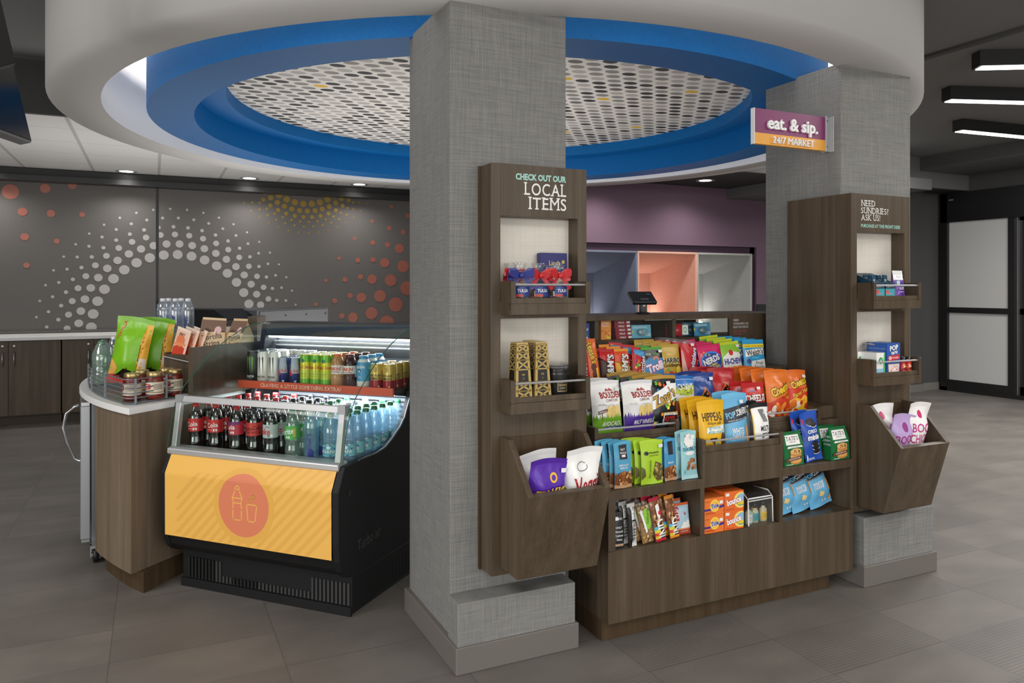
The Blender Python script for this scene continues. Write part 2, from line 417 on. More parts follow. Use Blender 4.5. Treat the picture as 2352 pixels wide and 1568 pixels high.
structure(MB().box(-6.1, -6, -4, 9.9, 0, 3.1, DARKW).obj('wall_left'))
structure(MB().box(9.845, 9.95, 6.87, 7.2, 0, 3.07, DARKW).box(9.845, 9.95, -4, 2.6, 0, 3.07, DARKW).box(9.845, 9.95, 2.6, 6.87, 2.69, 3.07, DARKW).obj('wall_right'))
structure(MB().box(8.6, 9.43, 6.86, 7.1, 0, 3.07, P((72, 72, 72), .8)).box(9.43, 9.845, 6.92, 7.1, 0, 3.07, DARKW).obj('wall_pier'))
structure(MB().box(8.58, 9.43, 6.84, 6.86, 0, .10, P((122, 119, 115), .5)).box(9.43, 9.83, 6.905, 6.92, 0, .10, P((132, 129, 124), .5)).obj('baseboard_right'))
structure(MB().box(8.87, 9.84, -2, 6.85, 2.90, 3.069, P((92, 92, 92), .7)).obj('trim_3'))
structure(MB().box(5.0, 5.06, -1, 6.5, 3.05, 3.07, P((78, 78, 78), .8)).obj('trim_4'))
# plum wall with the row of upholstered niches
pw = MB()
pw.box(3.55, 4.48, 7.76, 7.86, 0, 2.75, PURPLE).box(7.32, 8.7, 7.76, 7.86, 0, 2.75, PURPLE).box(4.48, 7.32, 7.76, 7.86, 1.945, 2.75, PURPLE)
structure(pw.obj('wall_plum'))
structure(MB().box(4.40, 7.32, 7.80, 7.86, 1.855, 1.945, PLUMD).box(7.24, 7.32, 7.80, 7.86, 0, 1.945, PLUMD).obj('trim_5'))
structure(MB().box(7.32, 8.6, 7.745, 7.76, 0, 1.18, P((36, 36, 38), .4)).obj('trim_6'))
NI = [(4.48, (120, 125, 142), 'slate blue'), (5.40, (222, 174, 154), 'coral orange'), (6.32, (176, 176, 172), 'pale grey')]
for x0, c, cn in NI:
    t = tag(empty('seating_niche', (x0, 7.76, .35)), cn+' upholstered seating niche set into the plum wall', 'niche', 'upholstered niches in the plum wall')
    mt = linen('niche_fabric_'+cn.replace(' ', '_'), tuple(int(v*.93) for v in c), tuple(min(255, int(v*1.05)) for v in c))
    W_ = .91; f = .022; D = .86; zt = 1.5
    fr = MB()
    for (xa, xb, za, zb) in ((0, f, 0, zt), (W_-f, W_, 0, zt), (0, W_, zt-f, zt)): fr.box(xa, xb, -.012, .03, za, zb, mt)
    fr.obj('padded_frame', t, bev=.006)
    zb_ = 1.25
    MB().add([(f, .02, zt-f), (W_-f, .02, zt-f), (W_-.1, D, zb_), (.1, D, zb_)], [(0, 1, 2, 3)], mt).obj('top_panel', t)
    MB().add([(W_-f, .02, 0), (W_-f, .02, zt-f), (W_-.1, D, zb_), (W_-.1, D, 0)], [(0, 1, 2, 3)], mt).obj('side_panel', t)
    MB().add([(f, .02, 0), (f, .02, zt-f), (.1, D, zb_), (.1, D, 0)], [(0, 1, 2, 3)], mt).obj('side_panel', t)
    MB().add([(.1, D, 0), (W_-.1, D, 0), (W_-.1, D, zb_), (.1, D, zb_)], [(0, 1, 2, 3)], mt).obj('back_panel', t)
    MB().box(f, W_-f, .05, D, 0, .12, mt).obj('bench_seat', t)
    MB().box(.16, W_-.16, D-.06, D-.03, .55, .57, LED).obj('light_strip', t)
    area('niche_light', (x0+W_/2, 7.76+D-.12, .95), .55, 2.2, (R(150), 0, 0), sy=.06)

# columns
def column(name, x, y, px0, py0, pz):
    o = structure(MB().box(x, x+.497, y, y+.497, .09, 2.49, LINEN).obj(name, bev=.002), 'square column wrapped in grey linen wallcovering, '+('beside the local items tower column' if x < 2 else 'behind the sundries tower with the sign column'))
    structure(MB().box(px0, px0+.49, py0, y-.0015, .09, pz, LINEN).obj(name+'_plinth', bev=.002))
    e = .011; bb = P((112, 107, 102), .5)
    structure(MB().box(px0-e, px0+.49+e, py0-e, y+.497+e, 0, .098, bb).obj('baseboard_'+name, bev=.003))
column('column_front', 1.006, 2.659, .996, 2.555, .253)
column('column_right', 3.008, 2.622, 3.006, 2.487, .322)

# the round soffit, the cove and the suspended blue ring
s = MB(); Z0 = 2.48; s.cap = False
s.lathe([(2.75, 3.069), (2.75, Z0), (2.485, Z0)], PLASTER, 128, (CX, CY, 0)); structure(s.obj('ceiling_soffit'))
s = MB(); s.cap = False; s.lathe([(2.485, Z0), (2.485, 2.90), (1.70, 2.96)], WHITEP, 128, (CX, CY, 0)); structure(s.obj('ceiling_cove'))
s = MB(); s.cap = False
s.lathe([(2.13, 2.809), (2.22, 2.809)], COVE, 128, (CX, CY, 0)); structure(s.obj('trim_7'))
s = MB(); s.cap = False
s.lathe([(1.70, 2.806), (2.25, 2.806), (2.25, 2.476), (1.985, 2.476), (1.985, 2.65), (1.80, 2.65), (1.80, 2.74)], BLUE, 128, (CX, CY, 0), smooth=False)
o = structure(s.obj('ceiling_ring'))
for p in o.data.polygons: p.use_smooth = True
try:
    bm = bmesh.new(); bm.from_mesh(o.data); bmesh.ops.split_edges(bm, edges=[e_ for e_ in bm.edges if len(e_.link_faces) == 2 and e_.calc_face_angle(0) > .6]); bm.to_mesh(o.data); bm.free()
except Exception: pass
structure(MB().lathe([(1.84, 2.735), (1.84, 2.75)], DOTS, 96, (CX, CY, 0)).obj('ceiling_medallion'))

# sliding glass entrance doors on the right
BF = P((30, 30, 31), .35)
FROST = P((176, 176, 174), .25, 0, .5, 0, .16)  # slight glow mixed in to stand for daylight behind the panes
def bars(mb, x0, x1, cells, mat):
    for y0, y1, z0, z1 in cells: mb.box(x0, x1, y0, y1, z0, z1, mat)
d = empty('door_1', (9.845, 6.868, 0)); structure(d)
f = MB(); bars(f, -.06, .06, [(-.10, 0, 0, 2.685), (-4.2, 0, 2.29, 2.685), (-4.2, 0, 0, .05)], BF); f.obj('door_frame', d)
f = MB(); bars(f, -.045, .03, [(-.99, -.905, 0, 2.29), (-.905, -.10, 1.063, 1.138), (-.905, -.10, .05, .153)], BF); f.obj('door_rails', d)
MB().box(-.01, .0, -.905, -.10, .15, 2.29, FROST).obj('door_pane', d)
MB().box(-.066, -.06, -.19, -.13, 2.585, 2.60, P((150, 150, 150), .4)).obj('door_label', d)
d = empty('door_2', (9.845, 5.85, 0)); structure(d)
f = MB(); bars(f, .02, .10, [(-.06, 0, 0, 2.29), (-1.1, -1.04, 0, 2.29), (-1.1, 0, 1.063, 1.138), (-1.1, 0, 0, .153), (-1.1, 0, 2.25, 2.33)], BF); f.obj('door_rails', d)
MB().box(.055, .065, -1.04, -.06, .15, 2.25, FROST).obj('door_pane', d)
MB().box(-.02, .03, .0, .02, .05, 2.29, STEEL).obj('door_post', d)

# slim linear lights under the dark ceiling, fanned out
for i, (a, bq, ln) in enumerate([((5.293, 3.475), (5.236, 3.376), 2.6), ((5.98, 4.184), (5.942, 4.078), 2.8), ((7.216, 4.933), (7.205, 4.818), 2.4)]):
    dx, dy = a[0]-bq[0], a[1]-bq[1]; L = math.hypot(dx, dy); ang = math.atan2(-dx, dy)      # the bar runs square to its end face
    t = tag(empty('linear_ceiling_light', (bq[0], bq[1], 2.955), (0, 0, ang)), ['slim dark linear ceiling light nearest the round soffit top, highest of three', 'slim dark linear ceiling light, middle of the three fanned bars', 'slim dark linear ceiling light closest to the glass doors, lowest of three'][i], 'ceiling light', 'fanned linear ceiling lights')
    MB().box(0, ln, 0, L, .004, .114, P((40, 40, 40), .6)).obj('housing', t)
    MB().box(.02, ln-.02, .012, L-.012, -.002, .004, LED).obj('diffuser', t)

# recessed downlights
DLN = ['above the left shade panel', 'above the yellow dots of the shade', 'above the coral dots beside the front column', 'in the dark ceiling before the plum wall']
for i, (x, y) in enumerate([(-.272, 9.446), (1.029, 9.42), (2.333, 9.383), (6.028, 7.247)]):
    rg = MB(); rg.cap = False
    t = tag(empty('recessed_downlight', (x, y, 2.70)), 'round recessed downlight '+DLN[i], 'downlight', 'recessed downlights')
    rg.lathe([(.072, -.004), (.105, -.008), (.112, -.001)], ALU, 32).obj('trim_ring', t)
    MB().lathe([(.0, -.0025), (.074, -.0035)], LAMP, 32).obj('lens', t)
    spot('downlight_beam', (x, y, 2.685), 48 if i < 3 else 80, 150, 1, r=.12)
for x in (-1.6, 4.75, 7.2): spot('downlight_beam', (x, 9.44 if x < 0 else 7.3, 2.68), 48 if x < 0 else 80, 150, 1, r=.12)

# roller shades with printed dot bursts, valance, and the cabinets under them
SY = 9.75
def shade(x0, x1, z0, z1):
    rnd = random.Random(int(x0*10)); ph = [rnd.uniform(0, 6) for _ in range(4)]
    mt = bpy.data.materials.get('shade_cloth') or grainy('shade_cloth', (104, 101, 99), 4, 260)
    def fm(u, v, o=0):
        x = x0+u*(x1-x0); z = z0+v*(z1-z0)
        y = SY+.006*sin(1.3*x+2.1*z+ph[0])+.004*sin(3.1*x-2.7*z+ph[1])*v
        return (x, y-o, z)
    mb = MB().grid(lambda u, v: fm(u, v), 40, 24, mt)
    W_, H_ = x1-x0, z1-z0; it = []
    def ring(cx_, cz_, r, a0, st, n, dia, col):
        for k in range(n):
            a = R(a0-st*k); x = cx_+r*cos(a); z = cz_+r*sin(a); d2 = dia/2
            if x+d2 < x0 or x-d2 > x1 or z+d2 < z0 or z-d2 > z1: continue
            it.append(('e', col, (x-x0)/W_, (z-z0)/H_, d2/W_, d2/H_))
    WD, YD, CD = (176, 173, 170), (152, 124, 48), (164, 98, 82)
    for r, a0, st, n, dia in ((.869, 187.9, 9.95, 20, .108), (.995, 183.5, 8.0, 24, .086), (1.105, 186.9, 8.05, 24, .068), (1.195, 189.2, 7.55, 26, .042), (1.30, 185.5, 7.45, 26, .034), (1.405, 188.5, 7.4, 26, .027)): ring(.236, .925, r, a0, st, n, dia, WD)
    for r, a0, st, n, dia in ((.587, 10-180-122.9+240, 10.25, 1, .001), (.587, -41.0, 10.25, 10, .080), (.677, -47.3, 8.1, 12, .066), (.755, -43.1, 8.1, 12, .052), (.815, -41.3, 7.6, 13, .032), (.876, -37.9, 7.6, 14, .028), (.955, -34.7, 7.55, 15, .020)): ring(1.734, 3.049, r, a0, st, n, dia, YD)
    for r, a0, st, n, dia in ((1.64, 167.4, 9.4, 7, .190), (1.88, 164.4, 7.7, 8, .160), (2.09, 168.3, 7.65, 8, .125), (2.233, 168.5, 7.2, 8, .070), (2.387, 164.9, 7.3, 8, .066), (2.597, 167.8, 7.3, 8, .046)): ring(4.311, .326, r, a0, st, n, dia, CD)
    for x, z, dia in ((-1.403, 2.445, .16), (-1.08, 2.50, .10), (-.818, 2.55, .085), (-1.291, 2.233, .09), (-1.026, 2.225, .08), (-.724, 2.226, .058), (-1.272, 1.959, .08), (-.97, 1.92, .056), (-1.253, 1.648, .06)):
        if x0 < x < x1: it.append(('e', CD, (x-x0)/W_, (z-z0)/H_, dia/2/W_, dia/2/H_))
    draw(mb, it, W_, H_, fm, 1, 1, .004, 0.000005)
    return mb.obj('roller_shade')
def shade_thing(x0, x1, lab):
    o = shade(x0, x1, .93, 2.66); tag(o, lab, 'roller shade', 'printed roller shades')
    MB().box(x0, x1, SY-.022, SY+.006, .905, .932, P((96, 94, 92), .6)).obj('hem_bar', o)
shade_thing(-2.4, .027, 'grey roller shade with white dot arc and coral dots, left panel')
shade_thing(.059, 3.45, 'grey roller shade with white, yellow and coral dot bursts, wide right panel')
t = MB().box(.03, .056, 9.785, 9.80, 1.0, 1.25, P((28, 58, 62), .5)); 
for i, s_ in enumerate(('LIPP', 'NTA', 'NCA')): draw(t, [T((190, 200, 200), s_, .5, .8-.2*i, .1, w=.9)], .026, .25, plane_front(.03, 1.0, .026, .25, 9.785), 1, 1)
tag(t.obj('small_sign'), 'small dark teal sign seen through the gap between the shades', 'sign')
VAL = P((40, 40, 41), .35)
o = tag(MB().box(-5.9, 3.48, 9.55, 9.72, 2.555, 2.62, VAL).box(-5.9, 3.48, 9.60, 9.79, 2.62, 2.695, P((34, 34, 35), .5)).obj('shade_valance', bev=.004), 'long dark metal valance above the roller shades', 'valance')

wt = structure(MB().box(-5.5, 3.45, 9.09, 9.74, .862, .90, WHITE).obj('back_worktop', bev=.004)); tag(wt, 'long white worktop of the back counter under the shades', 'worktop', kind='thing')
CABS = [(-2.75, -1.78, (.5,)), (-1.77, -.87, (.489,)), (-.86, .05, (.32,)), (.06, .98, (.5,)), (.99, 1.9, (.5,)), (1.91, 3.4, (.5,))]
CL = ['first', 'second', 'third', 'fourth', 'fifth', 'last']
for i, (a, bq, sp_) in enumerate(CABS):
    c = tag(empty('base_cabinet', (a, 9.12, 0)), CL[i]+' wood base cabinet from the left under the back worktop', 'cabinet', 'base cabinets under the back worktop')
    W_ = bq-a; xs = [0, W_*sp_[0], W_]
    MB().box(0, W_, .025, .60, .09, .861, WOODD).obj('cabinet_body', c)
    MB().box(0, W_, .07, .60, 0, .09, P((58, 46, 34), .6)).obj('toe_kick', c)
    for k in range(2):
        dr = MB().box(xs[k]+.0015, xs[k+1]-.0015, 0, .022, .10, .855, WOOD).obj('door', c, bev=.001)
        hx = xs[k+1]-.05 if k == 0 else xs[k]+.05
        if i == 1 or k == 0:
            MB().tube([(hx, -.004, .60), (hx, -.028, .605), (hx, -.028, .74), (hx, -.004, .745)], .006, STEEL).obj('handle', dr)
            MB().lathe([(.0, 0), (.010, 0), (.010, .006)], STEEL, 12).obj('lock', dr, (hx, -.0, .81), (R(90), 0, 0))

# hanging screens at the upper left
def screen(name, br, bl, tr, hk, ln, lab):
    br, bl, tr = Vector(br), Vector(bl), Vector(tr)
    t = tag(empty(name, (0, 0, 0)), lab, 'screen', 'ceiling-hung black screens')
    e1 = (bl-br).normalized()*ln; e2 = (tr-br)*hk; n = e1.cross(e2).normalized()*.05
    p = [br, br+e1, br+e1+e2, br+e2]
    q = [v+n for v in p]
    MB().hexa([*p, *q], BLACK).obj('casing', t, bev=.006)
    c = (p[0]+p[1]+p[2]+p[3])/4; i = [c+(v-c)*.94-n*.02 for v in p]
    MB().add(i, [(0, 1, 2, 3)], P((14, 14, 15), .2)).obj('display_panel', t)
    mid = (p[2]+p[3])/2+n/2
    MB().tube([tuple(mid), (mid.x, mid.y, 3.07)], .02, BLACK).obj('ceiling_pole', t)
screen('hanging_screen', (-.433, 3.527, 1.976), (-.508, 3.308, 1.975), (-.499, 3.558, 2.284), 1.0, .5, 'lower black screen hung from the ceiling at upper left')
screen('hanging_screen', (-.440, 3.198, 2.198), (-.480, 3.128, 2.158), (-.489, 3.221, 2.429), 1.3, .25, 'upper black screen hung from the ceiling at upper left corner')

# ---------------------------------------------------------------- refrigerated display case (own frame: x to the right, y to the back)
CASE0 = (.757, 3.196); CA = math.atan2(-.733, .68)
def cw(u, v, z=0): return (CASE0[0]-.68*u+.733*v, CASE0[1]+.733*u+.68*v, z)
case = tag(empty('refrigerated_display_case', (*CASE0, 0), (0, 0, CA)), 'open refrigerated drinks case with yellow front panel and curved glass', 'display case')
CWD = .97
SIDE = [(.004, .168), (-.033, .181), (-.064, .213), (-.081, .259), (-.088, .333), (-.09, .548), (-.042, .648), (.071, .651), (.209, .653), (.287, .664), (.358, .697), (.422, .734), (.465, .771), (.492, .811), (.522, .87), (.552, .96), (.575, 1.08), (.59, 1.16), (.60, 1.215), (.74, 1.215), (.74, .168)]
for x0, x1 in ((-.032, 0), (-CWD, -CWD+.032)):
    o = MB().prism(SIDE, 'x', x0, x1, BLACKP).obj('side_panel', case, bev=.003)
    if x0 > -.5:
        MB().tube([(x1-.004, y, z+.003) for y, z in SIDE[7:16]], .005, GREYM).obj('edge_trim', o)
        MB().lathe([(0, 0), (.013, 0), (.013, .002)], BLACK, 16).obj('screw_cover', o, (x1, -.01, .53), (0, R(90), 0))
        t = MB(); draw(t, [T((62, 62, 63), 'Turbo air', .5, .5, .5, w=.95)], .20, .10, lambda u, v, o_: (x1+o_, .05+u*.20, .235+v*.10+u*.02), 1, 1); t.obj('embossed_logo', o)
base = MB()
base.box(-.94, 0, .012, .72, .02, .168, BLACKP)
bo = base.obj('base', case, bev=.002)
GR = MB(); dk = P((12, 12, 12), .6); sl = P((70, 70, 70), .4, .3)
for i in range(44):
    x = -.90+i*.0205
    lo, hi = (.045, .14) if (i < 10 or i > 33) else (.045, .075)
    GR.box(x, x+.009, .004, .0125, lo, hi, dk if i < 8 or 12 < i < 20 else sl)
GR.box(-.94, 0, .0, .012, .0, .018, BLACKP).box(-.94, 0, .0, .012, .018, .04, BLACKP)
GR.obj('front_grille', bo)
GS = MB()
for r in range(1):
    for i in range(12):
        y = .29+i*.03
        GS.box(-.001, .0012, y, y+.010, .05, .12, dk)
GS.obj('side_vents', bo)
MB().box(-.93, -.01, .02, .71, 0, .02, BLACK).obj('feet', bo)
CHIN = [(.03, .172), (-.030, .185), (-.060, .217), (-.076, .262), (-.083, .333), (-.085, .546), (-.040, .64), (-.0, .64), (-.0, .172)]
MB().prism(CHIN, 'x', -.94, -.031, BLACKP).obj('front_shell', case, bev=.002)
# yellow graphic panel, wrapped over the bend
YP = [(-.0865, .266), (-.0875, .548), (-.0475, .632)]
L1 = YP[1][1]-YP[0][1]; L2 = math.hypot(YP[2][0]-YP[1][0], YP[2][1]-YP[1][1]); LT = L1+L2
def ym(u, v, o=0):
    s_ = v*LT
    if s_ <= L1: y = YP[0][0]+(YP[1][0]-YP[0][0])*s_/L1; z = YP[0][1]+s_; return (-.945+u*.912, y-o, z)
    t_ = (s_-L1)/L2; return (-.945+u*.912, YP[1][0]+(YP[2][0]-YP[1][0])*t_-o, YP[1][1]+(YP[2][1]-YP[1][1])*t_+o*.4)
yp = MB().grid(lambda u, v: ym(u, v, .003), 6, 40, P((238, 184, 88), .42))
PW, PH = .912, LT
it = []
DS = (230, 174, 80)
import itertools
def stripe(c, wd, x0, x1):     # 45-degree stripes
    return ('p', DS, [((c+x0)/PW, x0/PH), ((c+x0+wd)/PW, x0/PH), ((c+x1+wd)/PW, x1/PH), ((c+x1)/PW, x1/PH)])
for k in range(11): it.append(stripe(.50+k*.052-.25, .022, 0, PH))
for k in range(7): it.append(stripe(.20-k*.052, .022, max(0, -(.20-k*.052)+.06), PH*.8))
ccx, ccz = (.945-.492)/PW, (.446-.266)/PH
it.append(('e', (230, 174, 80), ccx, ccz, .165/PW, .165/PH))
it.append(('e', (220, 128, 94), ccx, ccz, .138/PW, .138/PH))
def poly(pts, wd, col, close=False):
    out = []
    n = len(pts)
    for i in range(n if close else n-1):
        (x0, y0), (x1, y1) = pts[i], pts[(i+1) % n]; dx, dy = x1-x0, y1-y0; L = math.hypot(dx, dy) or 1; ex, ey = dx/L*wd/2, dy/L*wd/2; nx_, ny_ = -dy/L*wd/2, dx/L*wd/2
        out.append([((p[0])/PW+ccx, p[1]/PH+ccz) for p in ((x0-ex+nx_, y0-ey+ny_), (x0-ex-nx_, y0-ey-ny_), (x1+ex-nx_, y1+ey-ny_), (x1+ex+nx_, y1+ey+ny_))])
    return ('pp', col, out)
YL = (238, 178, 92)
bt = [(-.052, -.066), (-.058, -.060), (-.058, -.02), (-.055, .01), (-.061, .03), (-.045, .064), (-.045, .082), (-.023, .082), (-.023, .064), (-.007, .03), (-.013, .01), (-.010, -.02), (-.010, -.060), (-.016, -.066)]
it += [poly(bt, .005, YL, True), poly([(-.045, .068), (-.023, .068)], .004, YL), poly([(-.061, .03), (-.007, .03)], .005, YL), poly([(-.056, .008), (-.012, .008)], .005, YL)]
it += [poly([(.018, .008), (.026, -.066), (.064, -.066), (.073, .008)], .005, YL, True)]
for bx, bz, rr in ((.038, .026, .009), (.056, .043, .0085)): it.append(poly(ell(bx, bz, rr, rr, 14), .005, YL, True))
draw(yp, it, PW, PH, lambda u, v, o: ym(u, v, o+.003), 1, 40, .0002, .00002)
yp.obj('graphic_front_panel', case)
led = MB().prism([(-.052, .626), (-.060, .634), (-.060, .654), (-.040, .662), (.012, .662), (.012, .626)], 'x', -.965, -.022, ALU); led.obj('aluminium_ledge', case, bev=.003)
MB().box(-.94, -.03, -.0, .70, .60, .6315, P((64, 64, 66), .4)).obj('deck', case)
MB().box(-.94, -.03, .70, .735, .60, 1.21, P((176, 182, 192), .45)).obj('back_wall', case)
# curved front glass and clear ends
GP = [(-.058, .659), (-.050, .70), (-.040, .755), (-.024, .815), (-.004, .868), (.036, .925), (.089, .974), (.162, 1.034), (.228, 1.083), (.328, 1.138), (.422, 1.178), (.504, 1.203), (.598, 1.216)]
def off(p, d):
    out = []
    for i, (y, z) in enumerate(p):
        a, b_ = p[max(0, i-1)], p[min(len(p)-1, i+1)]; dx, dz = b_[0]-a[0], b_[1]-a[1]; L = math.hypot(dx, dz); out.append((y+dz/L*d, z-dx/L*d))
    return out
GI = off(GP, .006)
g = MB(); n = len(GP)
for P_, fl in ((GP, 0), (GI, 1)): g.add([(x, y, z) for x in (-CWD+.002, -.001) for y, z in P_], [(i, i+1, n+i+1, n+i) for i in range(n-1)], GLASS, True)
for x in (-CWD+.002, -.001): g.add([(x, y, z) for y, z in GP]+[(x, y, z) for y, z in GI], [(i, i+1, n+i+1, n+i) for i in range(n-1)], GLASSE)
g.obj('curved_front_glass', case)
for x in (-.016, -CWD+.016):
    pts = [(y+.012, z) for y, z in GP[1:]]+[(y, z+.002) for y, z in SIDE[17:6:-1]]
    MB().add([(x, y, z) for y, z in pts], [tuple(range(len(pts)))], GLASS).obj('end_glass', case)
MB().prism([(-.012, .866), (.012, .866), (.016, .894), (-.002, .894)], 'x', -.955, -.022, ALU).obj('glass_rail', case, bev=.002)
for x0 in (-.955, -.05):
    MB().prism([(-.045, .662), (-.018, .662), (.010, .868), (-.014, .868)], 'x', x0, x0+.028, ALU).obj('rail_post', case, bev=.002)
    MB().box(x0-.004, x0+.034, -.016, .020, .862, .898, P((168, 170, 172), .35, .5)).obj('rail_bracket', case)
# canopy, its light, upper shelf with the orange strip
cp = MB().prism([(.592, 1.148), (.602, 1.216), (.745, 1.216), (.745, 1.13), (.70, 1.13), (.60, 1.142)], 'x', -CWD, 0, P((44, 45, 47), .35)).obj('canopy', case, bev=.003)
MB().prism([(.612, 1.139), (.618, 1.130), (.624, 1.139)], 'x', -.95, -.02, LED).obj('light_strip', cp)
MB().box(-.935, -.035, .690, .6995, 1.035, 1.13, P((40, 41, 43), .4)).obj('louvre_panel', cp)
for k, y in enumerate((.655, .675)): MB().box(-.94, -.03, y, y+.006, 1.105-k*.022, 1.112-k*.022, ALU).obj('air_louvre', cp)
MB().box(-.93, -.04, .66, .70, 1.13, 1.136, LEDC).obj('well_lamp', cp)
sh = MB().box(-.965+.03, -.032, .412, .70, .888, .908, P((36, 36, 38), .4)).obj('upper_shelf', case)
MB().box(-.92, -.05, .44, .49, .880, .886, LEDC).obj('shelf_lamp', sh)
ps = MB().box(-.955, -.030, .398, .411, .883, .921, P((222, 92, 62), .4))
draw(ps, [T((246, 226, 206), 'CRAVING A LITTLE SOMETHING EXTRA?', .42, .5, .48, slab=True, b=.25, w=.53)], .925, .038, plane_front(-.955, .883, .925, .038, .398), 1, 1)
ps.obj('price_strip', sh)
MB().prism([(.42, .885), (.70, .885), (.70, .84)], 'x', -.05, -.044, P((46, 46, 48), .4)).obj('shelf_bracket', sh)
vg = MB()
for k in range(9): vg.box(-.93, -.04, .696, .70, .66+k*.024, .668+k*.024, P((60, 64, 70), .4))
vg.obj('back_grille', case)

# ---------------------------------------------------------------- curved counter on the left with white top
def pol(r, a): return (CX+r*cos(R(a)), CY+r*sin(R(a)))
def arcpts(r, a0, a1, n): return [pol(r, a0+(a1-a0)*i/n) for i in range(n+1)]
EV = (.733, .680)
ctop = arcpts(2.59, 206.75, 168, 40)+arcpts(1.87, 168, 200.2, 30)
o = tag(MB().prism(ctop, 'z', .823, .853, WHITE).obj('counter_top', bev=.002), 'curved white solid counter top beside the drinks case', 'counter top')
cn = tag(empty('curved_counter', (-.09, 3.85, 0)), 'curved wood-laminate counter under the white top, left of the drinks case', 'counter')
inv = Matrix.Translation((.09, -3.85, 0))
def cpart(name, mb, bev=0):
    o = mb.obj(name, cn, bev=bev); o.data.transform(inv); return o
c0 = pol(2.575, 206.55)
body = arcpts(2.575, 206.55, 196.2, 14)+arcpts(1.9, 196.2, 200.3, 4)
cpart('counter_body', MB().prism(body, 'z', .095, .8225, WOODL, False))
kk = arcpts(2.535, 206.3, 196.6, 12)+arcpts(1.93, 196.6, 200.0, 4)
k0 = (-.04, 3.855)
cpart('toe_kick', MB().prism([k0]+kk[2:], 'z', 0, .095, WOODD))
# undercounter fridge with a bowed handle, just behind the counter edge
ta = math.atan2(.997, -.075)
fr = tag(empty('undercounter_fridge', (-.292, 4.473, 0), (0, 0, ta)), 'grey steel undercounter fridge with bowed door handle at far left', 'fridge')
MB().box(0, .60, -.55, -.002, .08, .80, P((120, 122, 124), .35, .6)).obj('fridge_cabinet', fr)
dr = MB().box(0, .60, .002, .048, .10, .79, P((168, 171, 175), .32, .55)).obj('door', fr, bev=.004)
MB().tube([(.05, .05, .50), (.05, .075, .515), (.05, .11, .60), (.05, .125, .68), (.05, .11, .75), (.05, .075, .785), (.05, .05, .79)], .008, STEEL).obj('handle', dr)
MB().box(.0, .03, .006, .044, .79, .808, STEEL).obj('hinge', dr)
MB().box(.0, .03, .006, .044, .086, .10, STEEL).obj('hinge', dr)
for x, y in ((-.07, -.02), (.5, -.05), (-.07, -.45), (.5, -.45)):
    wv = MB().lathe([(0, -.014), (.026, -.014), (.038, -.010), (.038, .010), (.026, .014), (0, .014)], P((20, 20, 21), .5), 24)
    wo = wv.obj('caster_wheel', fr, (x, y, .038), (R(90), 0, 0))
    MB().lathe([(0, -.018), (.014, -.018), (.014, .018), (0, .018)], STEEL, 14).obj('hub', wo)
    MB().box(x-.012, x+.012, y-.025, y-.019, .03, .09, STEEL).box(x-.012, x+.012, y+.019, y+.025, .03, .09, STEEL).box(x-.03, x+.09, y-.025, y+.025, .076, .09, STEEL).obj('caster_fork', fr)
# grey equipment beyond: back of another display case
e0 = (.68, 5.765)
eq = tag(empty('steel_back_cabinet', (*e0, 0), (0, 0, math.atan2(.68, .733))), 'grey steel back of another display case behind the drinks case', 'cabinet')
MB().box(0, .87, 0, .55, 0, 1.235, P((84, 86, 88), .5)).obj('steel_body', eq)
pn = MB().box(.03, .85, -.006, .0, .9, 1.225, P((92, 94, 97), .5)).obj('rear_panel', eq)
for k in range(4): MB().lathe([(0, 0), (.007, 0), (.007, .004)], P((30, 30, 30), .4), 10).obj('screw', pn, (.06+k*.255, -.006, 1.19), (R(90), 0, 0))
MB().prism([(.0, 0), (.55, 0), (.55, 1.25), (.12, 1.25), (.0, 1.18)], 'x', -.30, -.005, BLACKP).obj('end_panel', eq, bev=.004)

